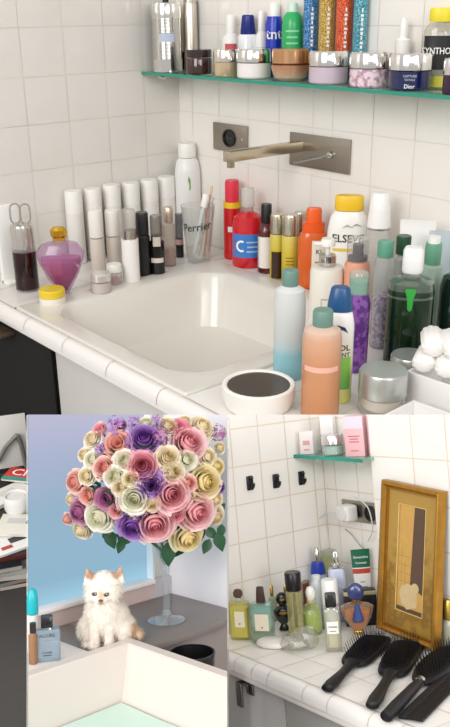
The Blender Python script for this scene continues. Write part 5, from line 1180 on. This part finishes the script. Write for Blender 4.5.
# brushes
BK = P('#0c0c12', .45, spec=.35); BK2 = P('#121219', .5, spec=.35)
def brush(label, tailpx, tippx, kind, W):
    a = RC.at(*tailpx, 2, ZC+.008); t = RC.at(*tippx, 2, ZC+.012); d = t-a; L_ = math.hypot(d.x, d.y)
    o = empty('hair_brush', RC, (a.x, a.y, ZC+.0008), math.atan2(d.y, d.x)-PI/2, label, 'hairbrush', 'black hairbrushes on the counter')
    hl = L_*.46
    if kind == 'paddle':
        hw = [(0, .005), (.02, .0135), (.2, .0155), (.55, .0115), (.85, .011), (1, .018)]
        bm = bmesh.new(); prev = None
        for s, w in hw:
            ring = [bm.verts.new((p.x, s*hl, .0112+p.y*.6)) for p in ringpts(w, 0, 16)]
            if prev:
                for e in range(16): bm.faces.new((prev[e], prev[(e+1) % 16], ring[(e+1) % 16], ring[e]))
            else: bm.faces.new(ring)
            prev = ring
        bm.faces.new(prev); link('handle', bm, BK, o)
    else:
        bm = bmesh.new(); prev = None
        for s, w in ((0, .008), (.015, .0125), (.3, .0135), (.8, .0115), (1, .008)):
            ring = [bm.verts.new((p.x, s*hl, .0125+p.y*.85)) for p in ringpts(w, 0, 16)]
            if prev:
                for e in range(16): bm.faces.new((prev[e], prev[(e+1) % 16], ring[(e+1) % 16], ring[e]))
            else: bm.faces.new(ring)
            prev = ring
        bm.faces.new(prev); hd = link('handle', bm, BK2, o)
        bm = bmesh.new(); tube([(0, hl*.97, .0125), (0, hl*1.02, .0125)], .0095, 16, bm); link('ring', bm, P('#c9c7c4', .15, 1), o)
    hh = L_-hl; cy = hl+hh*.5; sq = 4.5 if kind == 'paddle' else 2.2
    def shape(s):                                                # outline half width grows from the neck
        return 1
    bm = lathe([(.86, 0), (.98, .12), (1, .5), (.97, .8), (.88, 1)], 40, sq)
    for v in bm.verts: v.co = Vector((v.co.x*W/2*(1+.10*v.co.y if kind == 'paddle' else 1), cy+v.co.y*hh/2*1.06, .002+v.co.z*.013))
    link('head', bm, BK, o)
    bm = lathe([(.86, 0), (.84, .35), (.7, .75), (.4, .96), (0, 1)], 40, sq)
    for v in bm.verts: v.co = Vector((v.co.x*W/2*(1+.10*v.co.y if kind == 'paddle' else 1), cy+v.co.y*hh/2*1.06, .0145+v.co.z*.006))
    link('cushion', bm, P('#09090d', .6, spec=.2), o)
    bm = bmesh.new(); nx, ny = 11, 13
    for i in range(nx):
        for j in range(ny):
            x, y = 2*i/(nx-1)-1, 2*j/(ny-1)-1
            if (abs(x)**sq+abs(y)**sq) > 1.05: continue
            x *= .78; y *= .8; c = Vector((x*W/2*(1+.1*y if kind == 'paddle' else 1), cy+y*hh/2*1.06, .019))
            tip = c + Vector((x*.006, y*.006, .017)); r = .0009
            vs = [bm.verts.new(c+Vector((r*math.cos(q*2.094), r*math.sin(q*2.094), 0))) for q in range(3)]
            vt = [bm.verts.new(tip+Vector((r*.7*math.cos(q*2.094), r*.7*math.sin(q*2.094), 0))) for q in range(3)]
            for q in range(3): bm.faces.new((vs[q], vs[(q+1) % 3], vt[(q+1) % 3], vt[q]))
            bm.faces.new(vt)
    link('bristles', bm, P('#08080d', .5, spec=.2), o, smooth=0)
brush('black paddle hairbrush lying leftmost, below the fan shaped perfume', (327, 691), (378, 636), 'paddle', .076)
brush('black paddle hairbrush in the middle, before the gilt frame', (372, 708), (409, 641), 'paddle', .077)
brush('black oval hairbrush with silver ring, rightmost of the three', (386, 720), (454, 646), 'oval', .078)
a = RC.at(411, 722, 2, ZC); t = RC.at(457, 676, 2, ZC); d = t-a; L_ = math.hypot(d.x, d.y)
o = empty('comb', RC, (a.x, a.y, ZC+.0012), math.atan2(d.y, d.x)-PI/2, 'flat black comb lying right of the oval hairbrush', 'comb')
link('spine', B((-.017, L_/2, .004), (.018, L_, .007), .002), P('#15141a', .5, spec=.3), o)
for k in range(34): link('tooth', B((.0075, L_*(.015+.97*k/33), .004), (.031, L_*.023, .004)), P('#121117', .5, spec=.3), o)

# ------------------------------------------------------------------ low table with magazines seen past the left booth end
bd = Vector((-.92, .39, 0)).normalized(); RZD = math.atan2(bd.y, bd.x)-PI/2
zF, zT = .50, .60
def dpt(u, v, z): return RA.at(u, v, 2, z)
c0 = dpt(13, 600, zF)
fl2 = link('floor', B((0, .02, -.01), (.26, .64, .02)), P('#4b4846', .55, noise=.12, nscale=60), room=RA, loc=(c0.x, c0.y, zF), rz=RZD); struct(fl2)
pn = dpt(13, 468, zF)
ch = empty('armchair', RA, (pn.x, pn.y, zF+.0005), RZD, 'pale grey armchair with bent grey metal legs at far left', 'armchair')
hp = RA.height_at(pn, 13, 415.5)-zF
bm = B((0, .004, hp/2), (.075, .006, hp), .002); link('back_panel', bm, P('#e6e3dc', .6, noise=.06, nscale=20), ch)
pxd = RA.depth(pn)/F; GM = P('#8d8b88', .35, .4)
zz_ = lambda v: RA.height_at(pn, 13, v)-zF
link('leg', tube([((-14)*pxd, -.006, zz_(459)), (-5*pxd, -.008, zz_(445)), (5*pxd, -.008, zz_(436)), (8*pxd, -.008, zz_(434))], 2.2*pxd, 10), GM, ch)
link('leg', tube([(8*pxd, -.008, zz_(434)), (10.5*pxd, -.008, zz_(444)), (13*pxd, -.008, .003)], 2.2*pxd, 10), GM, ch)
tf = dpt(13, 556, zT); tb_ = dpt(13, 472, zT); td = math.hypot(tb_.x-tf.x, tb_.y-tf.y)
tbl = empty('low_table', RA, (tf.x, tf.y, zF+.0005), RZD, 'low dark table with dark red edge carrying magazines', 'table')
link('tabletop', B((0, td/2, zT-zF-.006), (.17, td, .012), .001), P('#2a2422', .4), tbl)
link('edge_strip', B((0, -.0006, zT-zF-.0035), (.17, .0012, .006)), P('#5a1f1c', .5), tbl)
for x in (-.08, .08):
    for y in (.01, td-.01): link('leg', B((x, y, (zT-zF-.012)/2), (.008, .008, zT-zF-.012)), P('#1c1918', .5), tbl)
def magazine(label, u, v, z, w, d, t, rz, col, extra=None, group=None, page='#e9e6e0'):
    p = dpt(u, v, z); o = empty('magazine', RA, (p.x, p.y, z), RZD+rz, label, 'magazine', group)
    link('pages', B((0, 0, t/2), (w*.98, d*.98, t*.8)), P(page, .7), o)
    cv = link('cover', B((0, 0, t*.93), (w, d, t*.14), .0003), P(col, .4), o)
    for (x, y, a, b, c) in (extra or []): link('print', B((x*w, y*d, t+.0003), (a*w, b*d, .0005)), P(c, .5), o)
    return o, w, d, t
z = zT+.0005
stack = [(.09, .075, .005, .3, '#ecebe7', 'white magazine with dark pictures lying open on the low table', [(.05, -.1, .3, .2, '#3a3a3e'), (-.2, -.3, .2, .12, '#b8443a'), (.25, .2, .25, .2, '#8f8f94')], 13, 540),
         (.07, .06, .006, -.35, '#e6e2d6', 'cream edged book lying across the white magazine', [(-.1, .15, .4, .25, '#c9c9c9'), (.25, .1, .2, .15, '#6a6a6e')], 19, 527)]
for w_, d_, t_, rz, col, lab, ex, u, v in stack:
    magazine(lab, u, v, z, w_, d_, t_, rz, col, ex); z += t_+.001
p_, w_, d_, t_ = magazine('white papers fanned out behind the round white pot', 9, 497, zT+.0005, .08, .05, .008, .5, '#eceae4', [(0, .1, .4, .3, '#d8d6d0')])
m_, w_, d_, t_ = magazine('red magazine with white letters and teal strip at top', 20, 476, zT+.0095, .055, .045, .004, -.5, '#cf3a32', [(0, -.38, 1, .24, '#3f9a90')])
tb = textbm('CI', .03)
for v in tb.verts: v.co = Vector((v.co.x*1.1-.002, v.co.y+.004, t_+.0006))
link('lettering', tb, TXTW, m_, smooth=0, keep=True)
b = V(RA, 'round_pot', 'round white pot standing on the low table before papers', 'pot', 18, 521, 493, 25, [('body', P('#eeedea', .3), [(.55, 0), (.8, .08), (1, .4), (1, .7), (.93, .95), (.86, 1), (.8, .96), (.78, .7)]), ('lid', P('#e2e0dc', .35), [(.78, .82), (.7, .9), (0, .94)])], zT+.0005)
z = zF+.0006
for k, (dx, col, lab) in enumerate(((6, '#cfc9bd', 'lowest magazine of the stack under the low table'), (3, '#9a958c', 'second magazine from the bottom of the stack under table'), (0, '#d8d3c8', 'middle magazine of the stack under the low table'), (-4, '#c9c4ba', 'second magazine from the top of the stack under table'), (-7, '#dedad2', 'top magazine of the stack under the low table'))):
    p = dpt(13, 591, zF); o = empty('magazine', RA, Vector((p.x, p.y, z)) - bd*(-.03) + Vector((-bd.y, bd.x, 0))*(-dx*.0016), RZD+.12*math.sin(k*2.3), lab, 'magazine', 'magazines stacked under the low table')
    t_ = .0085
    link('pages', B((0, 0, t_*.45), (.06, .05, t_*.84)), P(col, .7, noise=.1, nscale=300), o); link('cover', B((0, 0, t_*.93), (.061, .051, t_*.13)), P(['#8a3a34', '#3f4a48', '#ddd', '#b7b2a8', '#5d5d66'][k] if k != 2 else '#dddddd', .5), o)
    z += t_+.0004

# ------------------------------------------------------------------ light, sky, camera
def area(name, loc, target, size, power, col=(1, 1, 1)):
    l = bpy.data.lights.new(name, 'AREA'); l.energy = power; l.size = size; l.color = col
    o = bpy.data.objects.new(name, l); COL.objects.link(o); o.location = loc
    o.rotation_euler = (Vector(target)-Vector(loc)).to_track_quat('-Z', 'Y').to_euler(); return o
area('key_light', (1.6, -3.4, 2.5), (.5, -.3, .95), 1.6, 58, (1, .985, .97))  # big soft key light added out of view, no actual window
area('side_light', (3.4, -1.2, 2.2), (.2, -.5, 1.0), .8, 14, (1, .97, .95))
tgt = RB.M @ Vector(vs_)
area('fill_near', tuple(RA.cam + Vector((.05, -.12, .42))), tuple(tgt), .35, 1.3, (1, .985, .97))  # soft fill added by the camera to brighten the kitten booth
area('fill_right', tuple(RA.cam + Vector((.35, .1, .45))), tuple(RC.M @ Vector((.2, -.2, .95))),  .35, 2.0, (1, .985, .97))  # second added fill, brightens the perfume counter
w = bpy.data.worlds.new('daylight'); bpy.context.scene.world = w; w.use_nodes = True
nt = w.node_tree; bg = nt.nodes['Background']; N = nt.nodes.new; L = nt.links.new
tc = N('ShaderNodeTexCoord'); sep = N('ShaderNodeSeparateXYZ'); L(tc.outputs['Generated'], sep.inputs[0])
mr = N('ShaderNodeMapRange'); mr.inputs['From Min'].default_value = -1; mr.inputs['From Max'].default_value = 1; L(sep.outputs['Z'], mr.inputs['Value'])
cr = N('ShaderNodeValToRGB'); cr.color_ramp.elements[0].color = (.42, .40, .38, 1); cr.color_ramp.elements[1].color = (1, .99, .97, 1)
L(mr.outputs[0], cr.inputs[0]); L(cr.outputs[0], bg.inputs['Color']); bg.inputs['Strength'].default_value = .85
cam = bpy.data.cameras.new('camera'); co = bpy.data.objects.new('camera', cam); COL.objects.link(co)
cam.sensor_fit = 'VERTICAL'; cam.sensor_height = 24; cam.sensor_width = 24; cam.lens = F*24/727; cam.clip_start = .02
co.matrix_world = CAMW
sc = bpy.context.scene; sc.camera = co
sc.view_settings.view_transform = 'Standard'; sc.view_settings.look = 'None'; sc.view_settings.exposure = 0
sc.cycles.max_bounces = 10; sc.cycles.transparent_max_bounces = 24; sc.cycles.caustics_reflective = False; sc.cycles.caustics_refractive = False
sc.cycles.use_denoising = True
